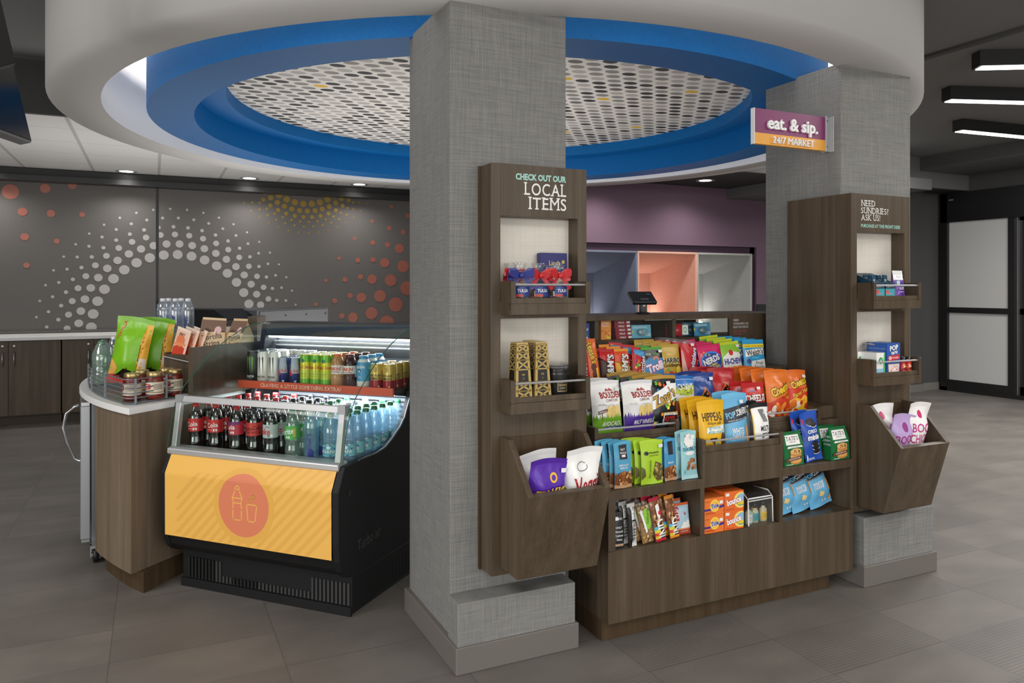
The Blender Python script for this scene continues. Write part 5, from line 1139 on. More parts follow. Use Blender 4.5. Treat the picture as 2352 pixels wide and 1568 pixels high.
for ci, (u, row, nm_) in enumerate(COLS):
    for k, pr in enumerate(row):
        v = .052+.071*k+(.034 if ci == 8 else 0)+(.012 if ci % 2 and ci < 7 else 0)
        if v > .53: continue
        c = use(pr); x, y, _ = cw(u+rnd.uniform(-.004, .004)*(ci < 7), v, 0)
        c.location = (x, y, .6320); c.rotation_euler = (0, 0, CA+rnd.uniform(-.25, .25)+(.15 if ci < 5 else .05))
        n_ = 'purple-streaked cherry cola' if pr is B_CHER else 'black-capped zero sugar cola' if pr is B_ZERO else nm_
        tag(c, f"{n_} bottle, {['at the front', 'second', 'third', 'fourth', 'fifth', 'sixth', 'seventh'][k]}{' from the front' if k else ''} in the {CN[ci]} column of the cooler", 'bottle', 'soft drink and water bottles in the cooler well')

# cans and bottles on the upper shelf
def can(r, h, col, art, aw=150, lidc=None, metal=.5, bands=None):
    pr = [(r-.006, 0), (r-.003, .003), (r, .012), (r, h-.014), (r-.0045, h-.003), (r-.0045, h)]
    q = MB(); q.lathe([(0, .003)]+pr, P(col, .28, metal), 28)
    if bands:
        for z0, z1, c_ in bands: q.cap = False; q.lathe([(r+.0003, z0*h), (r+.0003, z1*h)], P(c_, .3, metal), 28)
    draw(q, art, r*R(aw), h, cyl(r, 0, h, aw), 12, 6, .0006, .0002)
    o = q.obj('drink_can')
    MB().lathe([(r-.0045, h-.001), (r-.005, h+.0015), (r-.007, h+.0015), (r-.008, h-.002), (0, h-.002)], P(lidc or (190, 192, 194), .3, .85), 28).obj('can_lid', o)
    return o
def claw(c): return [('p', c, [(x0+dx*.0, .80), (x0+.05, .86), (x0+.09, .80), (x0+.07, .60), (x0+.06, .34-k_*.03), (x0+.03, .56), (x0+.015, .72)]) for k_, (x0, dx) in enumerate(((.20, 0), (.38, 0), (.56, 0)))]
C_BLK = can(.033, .160, (18, 18, 20), claw((120, 190, 40))+[T((226, 226, 220), 'MONSTER', .40, .20, .07, b=.6, w=.6), T((150, 150, 150), 'ENERGY', .42, .13, .03, w=.4)], metal=.2)
C_WHT = can(.033, .160, (226, 222, 216), claw((74, 66, 62))+[T((60, 54, 52), 'MONSTER', .42, .20, .07, b=.6, w=.62), T((110, 104, 100), 'ENERGY', .42, .13, .03, w=.42), T((60, 54, 52), 'ZERO ULTRA', .42, .07, .03, b=.6, w=.5)], metal=.2)
C_RB = can(.0265, .135, (36, 50, 120), [('p', (176, 184, 196), [(.38, 1), (.9, 1), (1.0, .42), (.3, .42)]), T((206, 40, 50), 'Red Bull', .5, .52, .12, b=.8, w=.8), ('e', (206, 40, 50), .38, .40, .12, .06), ('r', (176, 184, 196), .6, .08, .75, .16)], metal=.5)
C_TC = can(.029, .156, (222, 208, 40), [T((196, 60, 50), 'Topo Chico', .5, .60, .11, b=.9, w=.95), T((120, 140, 30), 'MARGARITA', .5, .38, .04, b=.4, w=.5), ('e', (60, 120, 90), .5, .80, .12, .06), ('r', (120, 150, 40), .25, .30, .75, .31)], bands=[(.03, .22, (110, 180, 50)), (.22, .5, (196, 206, 50)), (.76, .97, (120, 190, 60))], metal=.2)
C_HA = can(.031, .122, (214, 184, 92), [('e', K, .5, .78, .10, .10), ('e', (214, 184, 92), .5, .78, .085, .085), T(K, 'I', .5, .78, .10, b=.6), T(K, 'HEALTH-ADE', .5, .56, .10, b=.8, w=.72), T(K, 'KOMBUCHA', .5, .44, .10, b=.8, w=.72), ('e', (220, 190, 120), .7, .12, .05, .04)], bands=[(.03, .37, (150, 40, 48))], metal=.2)
DP = [(0, .002), (.028, 0), (.034, .006), (.034, .055), (.033, .06), (.034, .065), (.034, .115), (.031, .130), (.023, .146), (.0195, .152), (.0195, .160)]
B_DK1 = bottle([(r, z) for r, z in DP], P((190, 138, 86), .25), None, 0, P((222, 110, 50), .35), (.052, .108), (240, 236, 228), [T((222, 96, 50), "DUNKIN'", .46, .70, .30, b=1.6, w=.9), T((190, 50, 90), 'ICED COFFEE', .46, .42, .14, b=.6, w=.7), ('p', (196, 140, 80), [(0, 0), (1, 0), (1, .2), (.7, .12), (.3, .24), (0, .1)])], cap_r=.0215)
B_DK2 = bottle([(r, z) for r, z in DP], P((70, 38, 28), .2), None, 0, P((80, 36, 26), .35), (.052, .108), (240, 236, 228), [T((222, 96, 50), "DUNKIN'", .46, .70, .30, b=1.6, w=.9), T((190, 50, 90), 'ICED COFFEE', .46, .42, .14, b=.6, w=.7), ('p', (90, 46, 30), [(0, 0), (1, 0), (1, .3), (.7, .14), (.5, .3), (.3, .16), (0, .2)])], cap_r=.0215)
FP = [(0, .002), (.028, 0), (.034, .006), (.034, .112), (.031, .128), (.024, .140), (.0205, .146), (.0205, .156)]
B_FL = bottle(FP, P((238, 236, 230), .3), None, 0, P((70, 150, 200), .35), (.036, .1285), (84, 160, 204), [T(W, 'fairlife', .45, .76, .16, b=.8, w=.62), ('e', K, .42, .56, .09, .07), ('e', W, .42, .53, .05, .06), T(W, '2%', .44, .22, .10, b=.4)], cap_r=.0225)
for o_ in (C_BLK, C_WHT, C_RB, C_TC, C_HA, B_DK1, B_DK2, B_FL): o_['proto'] = 1
SHF = [(.900, [C_BLK]*3, 'black energy drink can', .036), (.834, [C_WHT]*3, 'white energy drink can', .036), (.765, [C_WHT]*3, 'white energy drink can', .036), (.701, [C_RB, C_RB, C_WHT], 'blue and silver energy drink can', .03), (.633, [C_RB, C_RB, C_WHT], 'blue and silver energy drink can', .03), (.566, [C_TC]*3, 'green and yellow seltzer can', .032), (.503, [C_TC]*3, 'green and yellow seltzer can', .032), (.442, [C_TC]*3, 'green and yellow seltzer can', .032),
       (.377, [B_DK1]*3, 'tan iced coffee bottle', .037), (.304, [B_DK2]*3, 'dark brown iced coffee bottle', .037), (.226, [B_FL]*3, 'light blue milk bottle', .037), (.150, [C_HA]*3, 'gold and red kombucha can', .034), (.080, [C_HA]*3, 'gold and red kombucha can', .034)]
seen = {}
for u, row, nm_, r0 in SHF:
    seen[nm_] = seen.get(nm_, 0)+1; cnt = sum(1 for q in SHF if q[2] == nm_)
    for k, pr in enumerate(row):
        c = use(pr); v = .416+r0+.070*k
        if v > .66: 
            bpy.data.objects.remove(c) if False else None
        x, y, _ = cw(u, min(v, .664), 0); c.location = (x, y, .9085); c.rotation_euler = (0, 0, CA+rnd.uniform(-.2, .2)+.1)
        n_ = 'white energy drink can behind blue' if (pr is C_WHT and r0 == .03) else nm_
        col_ = '' if cnt == 1 else (', left column' if seen[nm_] == 1 else ', right column' if seen[nm_] == cnt else ', centre column')
        tag(c, f"{n_}{col_}, {['front', 'second', 'third', 'rear'][k]} of its row on the cooler shelf", 'can' if 'can' in nm_ else 'bottle', 'cans and bottles on the cooler shelf')
for o_ in list(bpy.data.objects):
    if 'proto' in o_:
        for ch in list(o_.children): bpy.data.objects.remove(ch)
        bpy.data.objects.remove(o_)

# ---------------------------------------------------------------- goods in the two towers
BX = 1.304
def bow(o, c, z, seed):
    b_ = MB(); m_ = P(c, .35); rnd = random.Random(seed)
    for s_ in (-1, 1):
        pts = [(0, -.020, z), (s_*.018, -.026, z+.012), (s_*.036, -.024, z+.012), (s_*.038, -.022, z-.006), (s_*.02, -.022, z-.008)]
        for dz in (0,): b_.add([(x, y-.004*sin(i), zz+h_) for h_ in (-.006, .006) for i, (x, y, zz) in enumerate(pts)], [(i, i+1, 6+i, 5+i) for i in range(4)], m_, True)
        b_.add([(0, -.022, z-.004), (s_*.008, -.024, z), (s_*.040, -.026, z-.030), (s_*.028, -.026, z-.036)], [(0, 1, 2, 3)], m_)
        b_.add([(0, -.020, z), (s_*.010, -.030, z+.010), (s_*.034, -.034, z+.014), (s_*.036, -.030, z+.000), (s_*.012, -.026, z-.010)], [(0, 1, 2, 3, 4)], m_, True)
    b_.lathe([(0, -.008), (.007, -.004), (.007, .004), (0, .008)], m_, 10, (0, -.028, z))
    r_ = b_.obj('ribbon_bow', o); r_.location = (0, .012, z*(1-1.35)); r_.scale = (1.35, 1.35, 1.35); return r_
def gift(x, y, z, cbow, cnut, lab, seed):
    o = MB().lathe([(0, .0), (.034, .0), (.038, .012), (.037, .05), (.028, .072), (.011, .088), (.016, .105), (.027, .128), (.024, .130)], FILM, 18).obj('candy_gift_bag'); o.location = (x, y, z); o.rotation_euler = (0, 0, .12*(seed-2)); o.scale = (1, 1, 1.12)
    rnd = random.Random(seed*10); q = MB()
    for i in range(40):
        a = rnd.uniform(0, 2*PI); r = .028*math.sqrt(rnd.random()); s_ = rnd.uniform(.006, .009); zz = rnd.uniform(.008, .062-.02*(r > .02))
        q.lathe([(0, -s_*.8), (s_*.8, -s_*.3), (s_, .1*s_), (s_*.6, s_*.7), (0, s_*.8)], P(cnut[i % len(cnut)], .5), 7, (r*cos(a), r*sin(a), zz))
    q.obj('candies', o)
    q = MB(); f_ = cyl(.0385, .018, .052, 90); q.grid(lambda u, v: f_(u, v, 0), 8, 1, P((40, 60, 130), .4)); draw(q, [('r', (180, 60, 50), .0, .0, .5, .25), T(W, 'TULSA', .5, .6, .3, b=.6, w=.8)], .06, .034, f_, 8, 1, .0005); q.obj('label', o)
    bow(o, cbow, .088, seed)
    return tag(o, lab, 'gift bag', 'ribbon-tied candy bags in the local items tower')
gift(1.222, 2.508, 1.3475, (44, 54, 130), [(226, 220, 206), (90, 56, 40), (210, 190, 160)], 'clear candy gift bag with blue ribbon bow, leftmost on the tower shelf', 1)
gift(1.299, 2.508, 1.3475, (196, 40, 48), [(170, 110, 70), (200, 150, 100), (130, 80, 50)], 'clear candy gift bag with red ribbon bow, middle of the tower shelf', 2)
gift(1.378, 2.508, 1.3475, (200, 44, 50), [(110, 100, 96), (70, 60, 58), (160, 150, 146)], 'clear candy gift bag with red bow and dark candies before the chocolate box', 3)
gift(1.222, 2.586, 1.3475, (196, 40, 48), [(150, 90, 60)], 'clear candy gift bag with red bow behind the blue-bowed one', 4)
o = carton('chocolate_box', .118, .03, .185, (44, 44, 110), [T((214, 190, 120), 'Lindt', .52, .80, .10, b=.4, w=.56), T((236, 230, 220), 'CLASSIC RECIPE', .52, .69, .045, b=.4, w=.74), ('r', (200, 180, 120), .1, .735, .9, .74), ('e', (236, 226, 206), .66, .5, .24, .10), ('e', (230, 220, 196), .74, .40, .22, .08), ('p', (196, 186, 160), [(.2, 0), (1, 0), (1, .30), (.5, .24)]), ('e', (90, 50, 34), .5, .12, .16, .05), star((220, 190, 110), .84, .82, .07, 5)])
put(o, 1.408, 2.575, 1.3475, 3, 2); tag(o, 'dark blue chocolate box standing at the right of the upper tower shelf', 'chocolate box')
# oil-derrick shaped tins
def derrick(x, y, yaw, lab, zz=.9875):
    h, a, b2 = .205, .036, .024
    A_ = [(-a, -a, 0), (a, -a, 0), (a, a, 0), (-a, a, 0)]; B_ = [(-b2, -b2, h), (b2, -b2, h), (b2, b2, h), (-b2, b2, h)]
    q = MB().hexa(A_+B_, P((28, 26, 24), .4))
    G = P((186, 158, 92), .35, .4)
    def fm(u, v, o_): 
        s_ = a+(b2-a)*v; return (-s_+2*s_*u, -s_-o_, v*h)
    it = []
    def ln(x0, y0, x1, y1, t=.085):
        dx, dy = (x1-x0), (y1-y0)*2.6; L = math.hypot(dx, dy); nx_, ny_ = -dy/L*t/2, dx/L*t/2/2.6; return [(x0+nx_, y0+ny_), (x0-nx_, y0-ny_), (x1-nx_, y1-ny_), (x1+nx_, y1+ny_)]
    seg_ = [ln(.08, 0, .08, 1, .17), ln(.92, 0, .92, 1, .17)]
    for y0, y1 in ((.02, .17), (.17, .32), (.55, .72), (.72, .86), (.86, .98)): seg_ += [ln(.05, y0, .95, y1), ln(.05, y1, .95, y0), ln(.05, y0, .95, y0, .06), ln(.05, y1, .95, y1, .06)]
    it = [('pp', G, seg_), T((206, 176, 100), 'OIL FIELD', .5, .46, .035, b=.5, w=.66), T((206, 176, 100), 'COFFEE', .5, .39, .022, w=.4)]
    for k in range(4):
        ca, sa = cos(k*PI/2), sin(k*PI/2)
        draw(q, it if k < 1 else it[:1], 1, 1, lambda u, v, o_: (lambda p: (p[0]*ca-p[1]*sa, p[0]*sa+p[1]*ca, p[2]))(fm(u, v, o_)), 1, 1, .0008, .0002)
    o = q.obj('derrick_tin'); MB().box(-b2*.98, b2*.98, -b2*.98, b2*.98, h, h+.006, P((196, 170, 104), .35, .4)).obj('lid', o)
    put(o, x, y, zz, 0, yaw); return tag(o, lab, 'gift box', 'derrick-shaped gift boxes')
derrick(1.222, 2.510, 2, 'gold lattice derrick-shaped gift box at left of the lower tower shelf')
derrick(1.301, 2.510, 2, 'tall gold lattice derrick-shaped gift box in front on the tower shelf')
derrick(1.310, 2.585, 0, 'gold lattice derrick-shaped gift box partly hidden behind another')
def mug(x, y, lab):
    q = MB().lathe([(0, .001), (.040, 0), (.043, .004), (.043, .105), (.0435, .112), (.041, .112), (.041, .106), (0, .104)], P((30, 29, 30), .3), 32)
    f_ = cyl(.043, .02, .085, 90); g_ = P((196, 166, 96), .35, .4)
    draw(q, [('r', g_, .2, .08, .8, .62), ('r', (26, 25, 26), .22, .11, .78, .59), T((206, 176, 104), 'THE HISTORY', .5, .45, .10, b=.4, w=.5), T((206, 176, 104), 'CANDLE', .5, .28, .08, w=.36)], .067, .065, f_, 10, 1, .0006)
    o = q.obj('black_tin'); o.location = (x, y, .9875); MB().lathe([(.0436, .084), (.0440, .086), (.0440, .092), (.0436, .094)], P((40, 40, 40), .2), 32).obj('rim_band', o)
    MB().lathe([(.0438, .112), (.0440, .118), (.030, .1225), (.0, .121)], FILM, 24).obj('shrink_wrap', o)
    return tag(o, lab, 'tin', 'black candle tins on the tower shelf')
mug(1.384, 2.515, 'black candle tin with gold frame label in front on the tower shelf')
mug(1.430, 2.592, 'black candle tin behind the other at the right of the tower shelf')
# bin of the local items tower
GBN = 'snack bags in the tower bin'
vg = [('p', (110, 170, 60), [(0, .55), (.12, .5), (.06, .1), (0, .1)]), ('e', (236, 236, 232), .40, .80, .17, .06), ('e', (120, 124, 120), .40, .80, .16, .05), ('e', W, .40, .80, .14, .04), *OT((178, 34, 40), W, 'Veggie', .60, .62, .22, b=1, w=.86, rot=10), T((110, 150, 60), 'Straws', .60, .45, .15, b=.4, w=.6, rot=6), ('p', (50, 116, 66), [(.36, .24), (.9, .28), (.9, .38), (.36, .34)]), T(W, 'Sea Salt', .62, .31, .075, b=.3, rot=4)]
vo = bag('snack_bag', .155, .30, .09, (246, 246, 243), vg, (238, 238, 236), 90)
put(vo, 1.405, 2.436, .520, -13, 4, 2); tag(vo, 'white veggie straw bag at the right of the local items bin', 'snack bag', GBN)
c = copy_tree(vo); put(c, 1.300, 2.498, .49, -3, 2, -3); tag(c, 'white veggie straw bag at the back of the local items bin', 'snack bag', GBN)
tk = [('p', (120, 50, 150), [(0, .5), (.4, .6), (1, .45), (1, .2), (0, .2)]), ('e', (240, 190, 50), .60, .78, .10, .06), ('e', (96, 40, 160), .60, .78, .06, .035), *OT((246, 208, 56), (60, 20, 110), 'TAKIS', .55, .55, .22, b=1.4, w=.80, rot=6)]
o = bag('snack_bag', .155, .27, .08, (88, 44, 168), tk, (84, 40, 160), 91)
put(o, 1.258, 2.432, .520, -14, 3, 3); tag(o, 'purple rolled chip bag at the front left of the local items bin', 'snack bag', GBN)

# sundries tower goods
TX, TY = 2.983, 2.54
def tray_box(x, lab):
    o = MB().prism([(0, 0), (.13, 0), (.13, .125), (0, .075)], 'x', -.031, .031, P((22, 62, 84), .4))
    f = plane_front(-.031, 0, .062, .075, 0)
    draw(o, [('r', (70, 170, 180), 0, 0, 1, .66), ('e', (226, 90, 90), .2, .45, .16, .16), ('r', (230, 120, 130), .1, .3, .7, .36), ('r', W, .2, .16, .8, .2), T(W, 'LIQUID I.V.', .5, .82, .14, b=.8, w=.8), ('r', (40, 110, 130), .1, .05, .9, .1)], .062, .075, f, 1, 1)
    draw(o, [('p', (30, 90, 110), [(0.1, .1), (.9, .1), (.9, .4), (.1, .4)]), T((90, 190, 190), 'FOR GLOBAL IMPACT', .5, .46, .07, b=.4, w=.8), *[('r', W, .1, .14+.06*k, .8, .16+.06*k) for k in range(3)]], .13, .075, lambda u, v, o_: (-.031-o_, .13-u*.13, v*.075), 1, 1)
    o = o.obj('stick_pack_box'); o.location = (x, TY-.070, 1.3475)
    rnd = random.Random(int(x*100))
    for k in range(4):
        s_ = MB().box(-.013, .013, -.004, .004, 0, .062, P((24, 70, 96), .35)); draw(s_, [T(W, 'IV', .5, .6, .16, b=.5)], .026, .062, plane_front(-.013, 0, .026, .062, -.004), 1, 1)
        s_ = s_.obj('stick_pack', o, (rnd.uniform(-.012, .012), .02+.026*k, .052), (R(-6), R(rnd.uniform(-7, 7)), 0))
    tag(o, lab, 'stick pack box', 'drink mix boxes in the sundries tower')
tray_box(3.092, 'teal drink mix box with stick packs, left on the sundries tower shelf')
tray_box(3.160, 'teal drink mix box with watermelon print, second on the sundries tower shelf')
oo = bag('gummy_pouch', .080, .135, .03, (112, 66, 166), [('r', (242, 242, 242), 0, .66, 1, .93), T(K, 'OLLY', .5, .77, .09, b=.2, w=.6), ('e', (84, 44, 140), .5, .34, .36, .24), T(W, 'SLEEP', .5, .36, .09, b=1, w=.6), ('r', W, .32, .22, .68, .24), ('r', (170, 220, 210), .12, .5, .34, .62), *blobs([(150, 110, 200), (86, 50, 150)], 10, .05, .95, .05, .6, .07, 4)], (242, 242, 242), 92, 'pouch')
put(oo, 3.246, TY-.055, 1.3475, 6, 6); tag(oo, 'purple and white sleep gummy pouch on the sundries tower shelf', 'gummy pouch')
gb = carton('tissue_carton', .062, .10, .105, (244, 244, 240), [('p', (90, 190, 110), [(.75, 0), (1, 0), (1, 1), (.86, 1)]), ('e', (60, 160, 90), .5, .66, .26, .15), T(W, 'id', .5, .66, .14, b=1), ('r', (150, 200, 230), 0, 0, .75, .3)], [('r', (214, 228, 220), .2, .4, .8, .7)], [('r', (226, 230, 226), .1, .2, .9, .8)])
put(gb, 3.094, TY-.072, .9875, 0, 3); tag(gb, 'white carton with green disc on the lower sundries tower shelf', 'carton', 'white cartons on the sundries tower')
c = copy_tree(gb); put(c, 3.054, TY+.010, .9875, 0, 3); c.scale = (.55, .6, 1.0); tag(c, 'white carton set back at the left end of the lower sundries shelf', 'carton', 'white cartons on the sundries tower')
o = carton('toaster_pastry_box', .094, .11, .148, (48, 94, 176), [*OT(W, (20, 40, 110), 'POP', .52, .86, .16, b=2, w=.66, rot=8), *OT(W, (20, 40, 110), 'tarts', .54, .72, .12, b=1.4, w=.66, rot=8), ('p', (206, 56, 60), [(.08, .44), (.94, .48), (.94, .64), (.08, .60)]), ('e', (240, 190, 190), .22, .53, .12, .06), T(W, 'STRAWBERRY', .62, .54, .05, b=.6, w=.5), ('p', (236, 216, 190), [(.10, .06), (.86, .06), (.92, .34), (.06, .34)]), ('p', (246, 226, 226), [(.14, .09), (.82, .09), (.87, .31), (.11, .31)]), *blobs([(206, 80, 90), (230, 190, 120)], 12, .2, .8, .12, .28, .03, 5)], [T((170, 190, 230), 'EIGHT FROSTED PASTRIES', .5, .82, .05, w=.8), T((170, 190, 230), 'BAKED WITH REAL FRUIT', .5, .72, .05, w=.7)])
put(o, 3.185, TY-.070, .9875, 0, 2); tag(o, 'blue toaster pastry box on the lower shelf of the sundries tower', 'pastry box')
q = bag('pastry_wrapper', .07, .09, .02, (150, 154, 160), [], (150, 154, 160), 93); put(q, 3.185, TY-.025, 1.112, 84, 30); tag(q, 'silver foil pastry wrapper lying on top of the blue box', 'wrapper')
for k, (x, y) in enumerate(((3.262, -.056), (3.302, -.055), (3.268, -.012), (3.308, -.011))):
    s_ = MB().lathe([(0, .001), (.016, 0), (.0175, .004), (.0175, .058), (.011, .068), (.011, .072)], P((196, 30, 38), .3), 20)
    draw(s_, [T((240, 210, 70), '5', .34, .62, .30, b=1.4), T(W, 'hour', .62, .60, .16, b=.8), T(K, 'ENERGY', .5, .36, .14, b=.8, w=.7), ('r', (240, 200, 60), .2, .12, .8, .2)], .0175*R(140), .056, cyl(.0175, .004, .060, 140), 10, 1, .0006)
    o = s_.obj('energy_shot_bottle'); o.location = (x, TY+y, .9875)
    MB().lathe([(.0125, .064), (.0125, .078), (0, .0785)], P((34, 20, 20), .35), 18).obj('cap', o)
    tag(o, 'red energy shot bottle, '+['front left', 'front right', 'back left', 'back right'][k]+' of four on the sundries tower', 'bottle', 'red energy shot bottles')
GBO = 'popcorn bags in the sundries bin'
MGT = (196, 30, 130)
bm3 = [('e', (206, 40, 110), .42, .84, .09, .05)]+[T(MGT, s_, .54, .66-.17*k, .14, b=.3, w=.86, rot=6) for k, s_ in enumerate(('BOOM', 'CHICKA', 'POP'))]
o = bag('popcorn_bag', .15, .30, .09, (246, 244, 242), bm3, (244, 242, 240), 94)
put(o, 3.205, 2.428, .565, -13, 4, 4); tag(o, 'white popcorn bag with magenta lettering at the right of the sundries bin', 'popcorn bag', GBO)
c = copy_tree(o); put(c, 3.120, 2.492, .545, -3, -2, -2); tag(c, 'white popcorn bag at the back left of the sundries bin', 'popcorn bag', GBO)
bm1 = [('e', (150, 60, 130), .5, .80, .12, .07)]+[T((170, 24, 110), s_, .52, .62-.17*k, .14, b=.3, w=.86, rot=6) for k, s_ in enumerate(('BOOM', 'CHICKA', 'POP'))]
o = bag('popcorn_bag', .145, .27, .08, (190, 164, 214), bm1, (196, 172, 220), 95)
put(o, 3.108, 2.428, .55, -14, 2, 3); tag(o, 'lilac popcorn bag at the front left of the sundries bin', 'popcorn bag', GBO)
c = copy_tree(o); put(c, 3.190, 2.500, .50, -4, -2, 4); c.scale = (.9, .9, 1); tag(c, 'lilac popcorn bag tucked behind the front one in the sundries bin', 'popcorn bag', GBO)

# ---------------------------------------------------------------- wire basket, jars, bags and bottles on the white counter
ZT = .8535
bk = tag(empty('wire_basket', (-.1, 4.2, ZT)), 'grey wire-sided basket tray on the curved white counter', 'basket')
binv = Matrix.Translation((.1, -4.2, 0))
WG = P((112, 116, 121), .45, .2)
def bp(name, mb): o = mb.obj(name, bk); o.data.transform(Matrix.Translation((.1, -4.2, -ZT))); return o
pa = arcpts(2.545, 184, 203.6, 16)
cnr = (-.088, 3.945); cend = (cnr[0]+EV[0]*.30, cnr[1]+EV[1]*.30)
path = pa[:-1]+[(-.128, 3.975), (-.100, 3.945), (-.075, 3.950)]+[(cnr[0]+EV[0]*t_, cnr[1]+EV[1]*t_+.004) for t_ in (.05, .12, .2, .29)]
inner = arcpts(2.22, 184, 200, 12)
bp('tray', MB().prism(path+[(cend[0]-.06, cend[1]+.1)]+inner[::-1], 'z', ZT+.001, ZT+.007, P((112, 116, 121), .45, .4)))
for z in (.884, .906, .928, .950, .971): bp('wire', MB().tube([(x, y, z) for x, y in path], .0032, WG, 6))
for i in (0, 5, 11, len(path)-5, len(path)-2):
    x, y = path[i]; bp('post', MB().box(x-.005, x+.005, y-.005, y+.005, ZT+.006, .976, WG))
bp('back_divider', MB().hexa([(-.29, 4.86, ZT+.007), (-.28, 4.40, ZT+.007), (-.275, 4.40, ZT+.007), (-.285, 4.86, ZT+.007), (-.29, 4.86, .95), (-.28, 4.40, .93), (-.275, 4.40, .93), (-.285, 4.86, .95)], P((96, 100, 106), .45, .4))) if False else None
SAL = P((112, 34, 20), .3)
jp = [(0, .002), (.034, 0), (.040, .006), (.041, .02), (.041, .092), (.038, .104), (.034, .110), (.034, .118)]
def jar():
    o = MB().lathe(jp, SAL, 28).obj('salsa_jar')
    rnd = random.Random(5)
    MB().lathe([(.0355, .110), (.0365, .112), (.0365, .127), (.034, .130), (0, .1305)], BRASS, 28).obj('lid', o)
    q = MB(); q.cap = False; q.lathe([(.0413, .026), (.0413, .084)], P((226, 214, 190), .45), 28)
    draw(q, [('r', (196, 40, 44), .16, .40, .42, .86), ('e', (196, 40, 44), .42, .63, .06, .22), T(W, "ANNA'S", .27, .72, .16, b=.4, w=.24), T(W, 'SALSA', .27, .52, .12, w=.2), *[('r', (90, 80, 74), .58, .80-.10*k, .92, .84-.10*k) for k in range(5)], ('r', (110, 90, 70), .05, .12, .95, .18), ('r', (40, 50, 80), .0, .5, .10, .8)], .0413*R(170), .058, cyl(.0413, .026, .084, 170), 14, 1, .0006)
    q.obj('paper_label', o)
    return o
j0 = jar()
for k, (x, y, a_, l_) in enumerate(((-.092, 4.065, -.9, 'red salsa jar at the front corner of the wire basket'), (.006, 4.070, -.35, 'red salsa jar, middle of the front row in the wire basket'), (.095, 4.155, -.35, 'red salsa jar at the right end of the front row in the basket'), (-.055, 4.200, -.7, 'red salsa jar behind the front corner jar in the basket'), (.060, 4.245, -.5, 'red salsa jar in the second row at the right of the basket'))):
    c = j0 if k == 0 else copy_tree(j0); c.location = (x, y, ZT+.0075); c.rotation_euler = (0, 0, a_); tag(c, l_, 'jar', 'salsa jars in the wire basket')
tc_ = [('p', (240, 178, 60), [(.76, 0), (1, 0), (1, .93), (.82, .93), (.90, .6), (.80, .35)]), ('r', (230, 224, 210), .82, .26, .98, .42), ('p', (196, 44, 34), [(0, 0), (.8, 0), (.8, .07), (.3, .1), (0, .16)]), ('p', (238, 176, 90), [(.0, .12), (.18, .14), (.26, .24), (.12, .34), (0, .36)]), ('p', (36, 26, 20), [(.15, .10), (.8, .07), (.8, .14), (.7, .12), (.64, .22), (.60, .12), (.50, .13), (.46, .24), (.42, .12), (.3, .13)]), ('r', (36, 26, 20), .53, .10, .555, .26), ('r', (36, 26, 20), .50, .18, .59, .195), T((206, 60, 40), 'TORTILLA', .18, .80, .05, b=.8, rot=80, w=.5)]
for k, (x, y, a_, ro, l_) in enumerate(((-.140, 4.600, -48, 9, 'tall green tortilla chip bag at the left, leaning, behind the salsa jars'), (-.010, 4.670, -52, 4, 'tall green tortilla chip bag beside the water bottles behind the jars'))):
    if k == 0: tb = bag('tortilla_chip_bag', .20, .36, .09, (126, 190, 34), tc_, (120, 180, 40), 96)
    c = tb if k == 0 else copy_tree(tb); put(c, x, y, ZT+.008, 4, a_+24, ro); tag(c, l_, 'chip bag', 'green tortilla chip bags on the counter')
WL = [(r*1.42, z*1.08) for r, z in WB]
big = bottle(WL, PETG, None, 0, capG, cap_r=.0155)
for k, (x, y, l_) in enumerate(((-.262, 4.80, 'large clear water bottle with green cap at the left of the basket'), (-.268, 4.90, 'large clear water bottle with green cap behind the first'), (-.262, 5.00, 'large clear water bottle with green cap, rearmost of the three'))):
    c = big if k == 0 else copy_tree(big); c.location = (x, y, ZT+.0075); tag(c, l_, 'bottle', 'green-capped bottles on the counter')
SML = [(r*1.04, z*1.18) for r, z in SM]
sml = bottle(SML, PETC, None, 0, capW, (.06, .165), None, [T((50, 60, 140), 'smartwater', .5, .5, .30, b=.8, rot=90, w=1.15)], labmat=clear('clear_label_b', (255, 255, 255), (246, 248, 250), .05))
cps = [(-.205, 4.91, ZT+.0075, 'clear water bottle with white cap, left one behind the green bag'), (-.130, 4.885, ZT+.0075, 'clear water bottle with white cap, right one behind the green bag')]
cps += [(.050+.066*k, 4.842-.031*k, 1.0795, 'clear water bottle on the cream riser, '+['leftmost', 'middle', 'rightmost'][k]+' of the three in front') for k in range(3)]
cps += [(.083+.066*k, 4.930-.031*k, 1.0795, 'clear water bottle on the cream riser, second row '+['left', 'right'][k]) for k in range(2)]
for k, (x, y, z, l_) in enumerate(cps):
    c = sml if k == 0 else copy_tree(sml); c.location = (x, y, z); c.rotation_euler = (0, 0, -.5); tag(c, l_, 'bottle', 'white-capped water bottles on the counter')
CRM = P((222, 212, 194), .5)
ra = math.atan2(-.43, .9033)
rs = tag(empty('cream_riser', (.118, 4.80, ZT), (0, 0, ra)), 'cream display riser holding the water bottles on the counter', 'riser')
MB().box(-.12, .12, -.055, .16, 0, .2245, CRM).box(-.12, .12, -.060, -.050, 0, .292, CREAM).obj('riser_box', rs, bev=.001)
o = tag(MB().box(-.065, .065, -.05, .06, 0, .318, CRM).obj('cream_block', None, (.430, 4.700, ZT), (0, 0, ra)), 'cream display block behind the tortilla strip bags on the counter', 'block')
o = tag(MB().box(-.028, .028, -.03, .12, 0, .380, WOOD).obj('wood_divider_post', None, (.535, 4.66, ZT), (0, 0, ra), bev=.001), 'upright wooden divider post at the left end of the drinks case canopy', 'post')
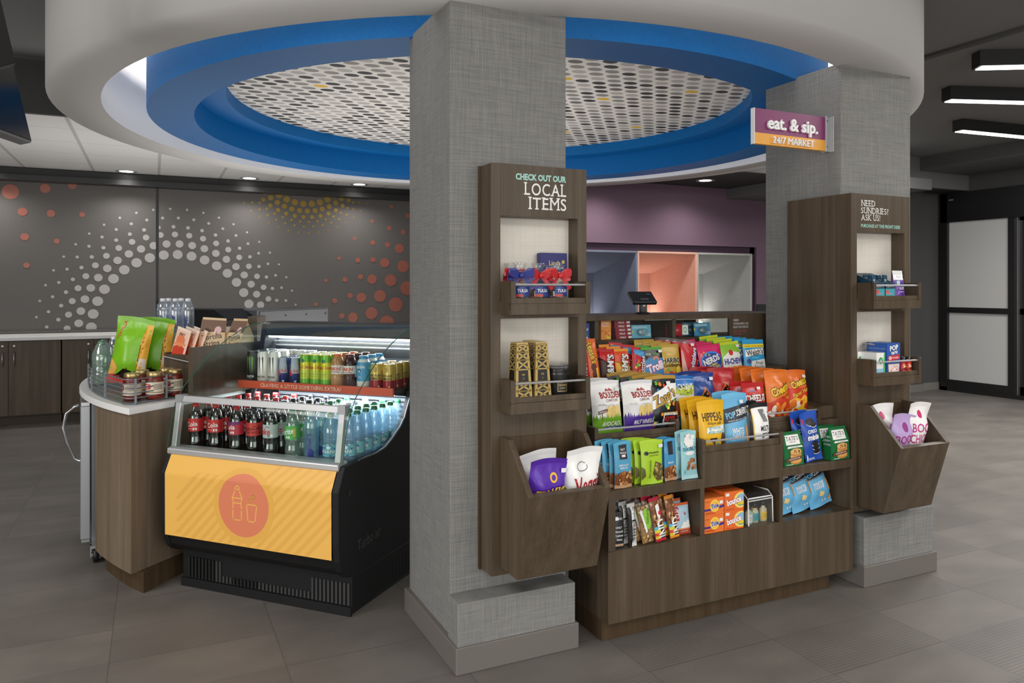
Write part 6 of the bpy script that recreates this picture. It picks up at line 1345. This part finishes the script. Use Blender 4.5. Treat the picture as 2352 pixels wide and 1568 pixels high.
# wooden organiser box beside the case
og = tag(empty('organiser_box', (*cw(1.03, .35)[:2], ZT), (0, 0, CA)), 'wooden snack organiser box on the counter against the drinks case', 'organiser')
MB().box(0, .028, -.215, .30, 0, .253, WOOD).obj('side_panel', og, bev=.001)
MB().box(-.37, 0, 0, .016, 0, .192, WOOD).obj('front_panel', og, bev=.001)
MB().box(-.386, -.37, -.0, .30, 0, .20, WOOD).obj('side_panel', og, bev=.001)
MB().box(-.37, 0, .016, .28, 0, .12, WOOD).box(-.37, 0, .28, .30, 0, .22, WOOD).obj('inner_shelf', og)
MB().box(-.37, 0, -.06, 0, 0, .05, WOOD).obj('front_step', og)
MB().tube([(-.375, -.012, .180), (0, -.05, .140)], .003, ALU).obj('rod', og)
pk = [('p', (206, 70, 50), [(.1, .10), (.9, .10), (.9, .50), (.55, .56), (.1, .46)]), ('e', (232, 130, 90), .5, .66, .30, .16), T((90, 50, 40), 'JERKY', .5, .84, .07, b=.6), ('r', (250, 240, 230), .06, .05, .94, .08), ('p', (240, 150, 100), [(.1, .5), (.9, .56), (.9, .62), (.1, .58)])]
pko = bag('jerky_pack', .12, .20, .012, (240, 200, 176), pk, (244, 226, 210), 97, 'bar')
for k in range(5):
    c = pko if k == 0 else copy_tree(pko)
    x, y, _ = cw(1.365-.024*k, .375+.026*k, 0); put(c, x, y, ZT+.121, 10+2*k, -58, 12); tag(c, 'orange and pink jerky pack in the organiser box, '+['front one', 'second', 'third', 'fourth', 'rearmost'][k]+' of five', 'jerky pack', 'jerky packs in the organiser')
tt = [('p', (126, 100, 84), [(0, .70), (.25, .78), (.5, .70), (.8, .76), (1, .70), (1, .95), (0, .95)]), T((60, 40, 30), 'Tortilla', .48, .60, .12, b=.2, w=.8, rot=12), T((60, 40, 30), 'Strips', .48, .46, .12, b=.2, w=.66, rot=12), ('p', (206, 160, 80), [(.1, .26), (.5, .32), (.8, .24), (.95, .16), (.8, .14), (.5, .22), (.1, .16)]), ('e', (226, 190, 130), .45, .10, .3, .10), ('e', (230, 190, 190), .7, .74, .14, .08)]
tsd = [('r', (214, 160, 84), 0, 0, 1, .70), *[('r', (110, 70, 40), .12, .60-.05*k, .88, .612-.05*k) for k in range(9)], T((60, 36, 20), 'Strips', .5, .74, .06, w=.7)]
tg = gusset('tortilla_strip_bag', .13, .255, .085, (222, 194, 154), tt, tsd)
for k, (u_, v_, a_, l_) in enumerate(((1.205, .46, -34, 'tan tortilla strip bag with brown top, left one in the organiser'), (1.085, .50, -80, 'tan tortilla strip bag turned sideways, right one in the organiser'))):
    c = tg if k == 0 else copy_tree(tg); x, y, _ = cw(u_, v_, 0); put(c, x, y, ZT+.121, 3, a_+20, 4-4*k); tag(c, l_, 'snack bag', 'tortilla strip bags on the counter')
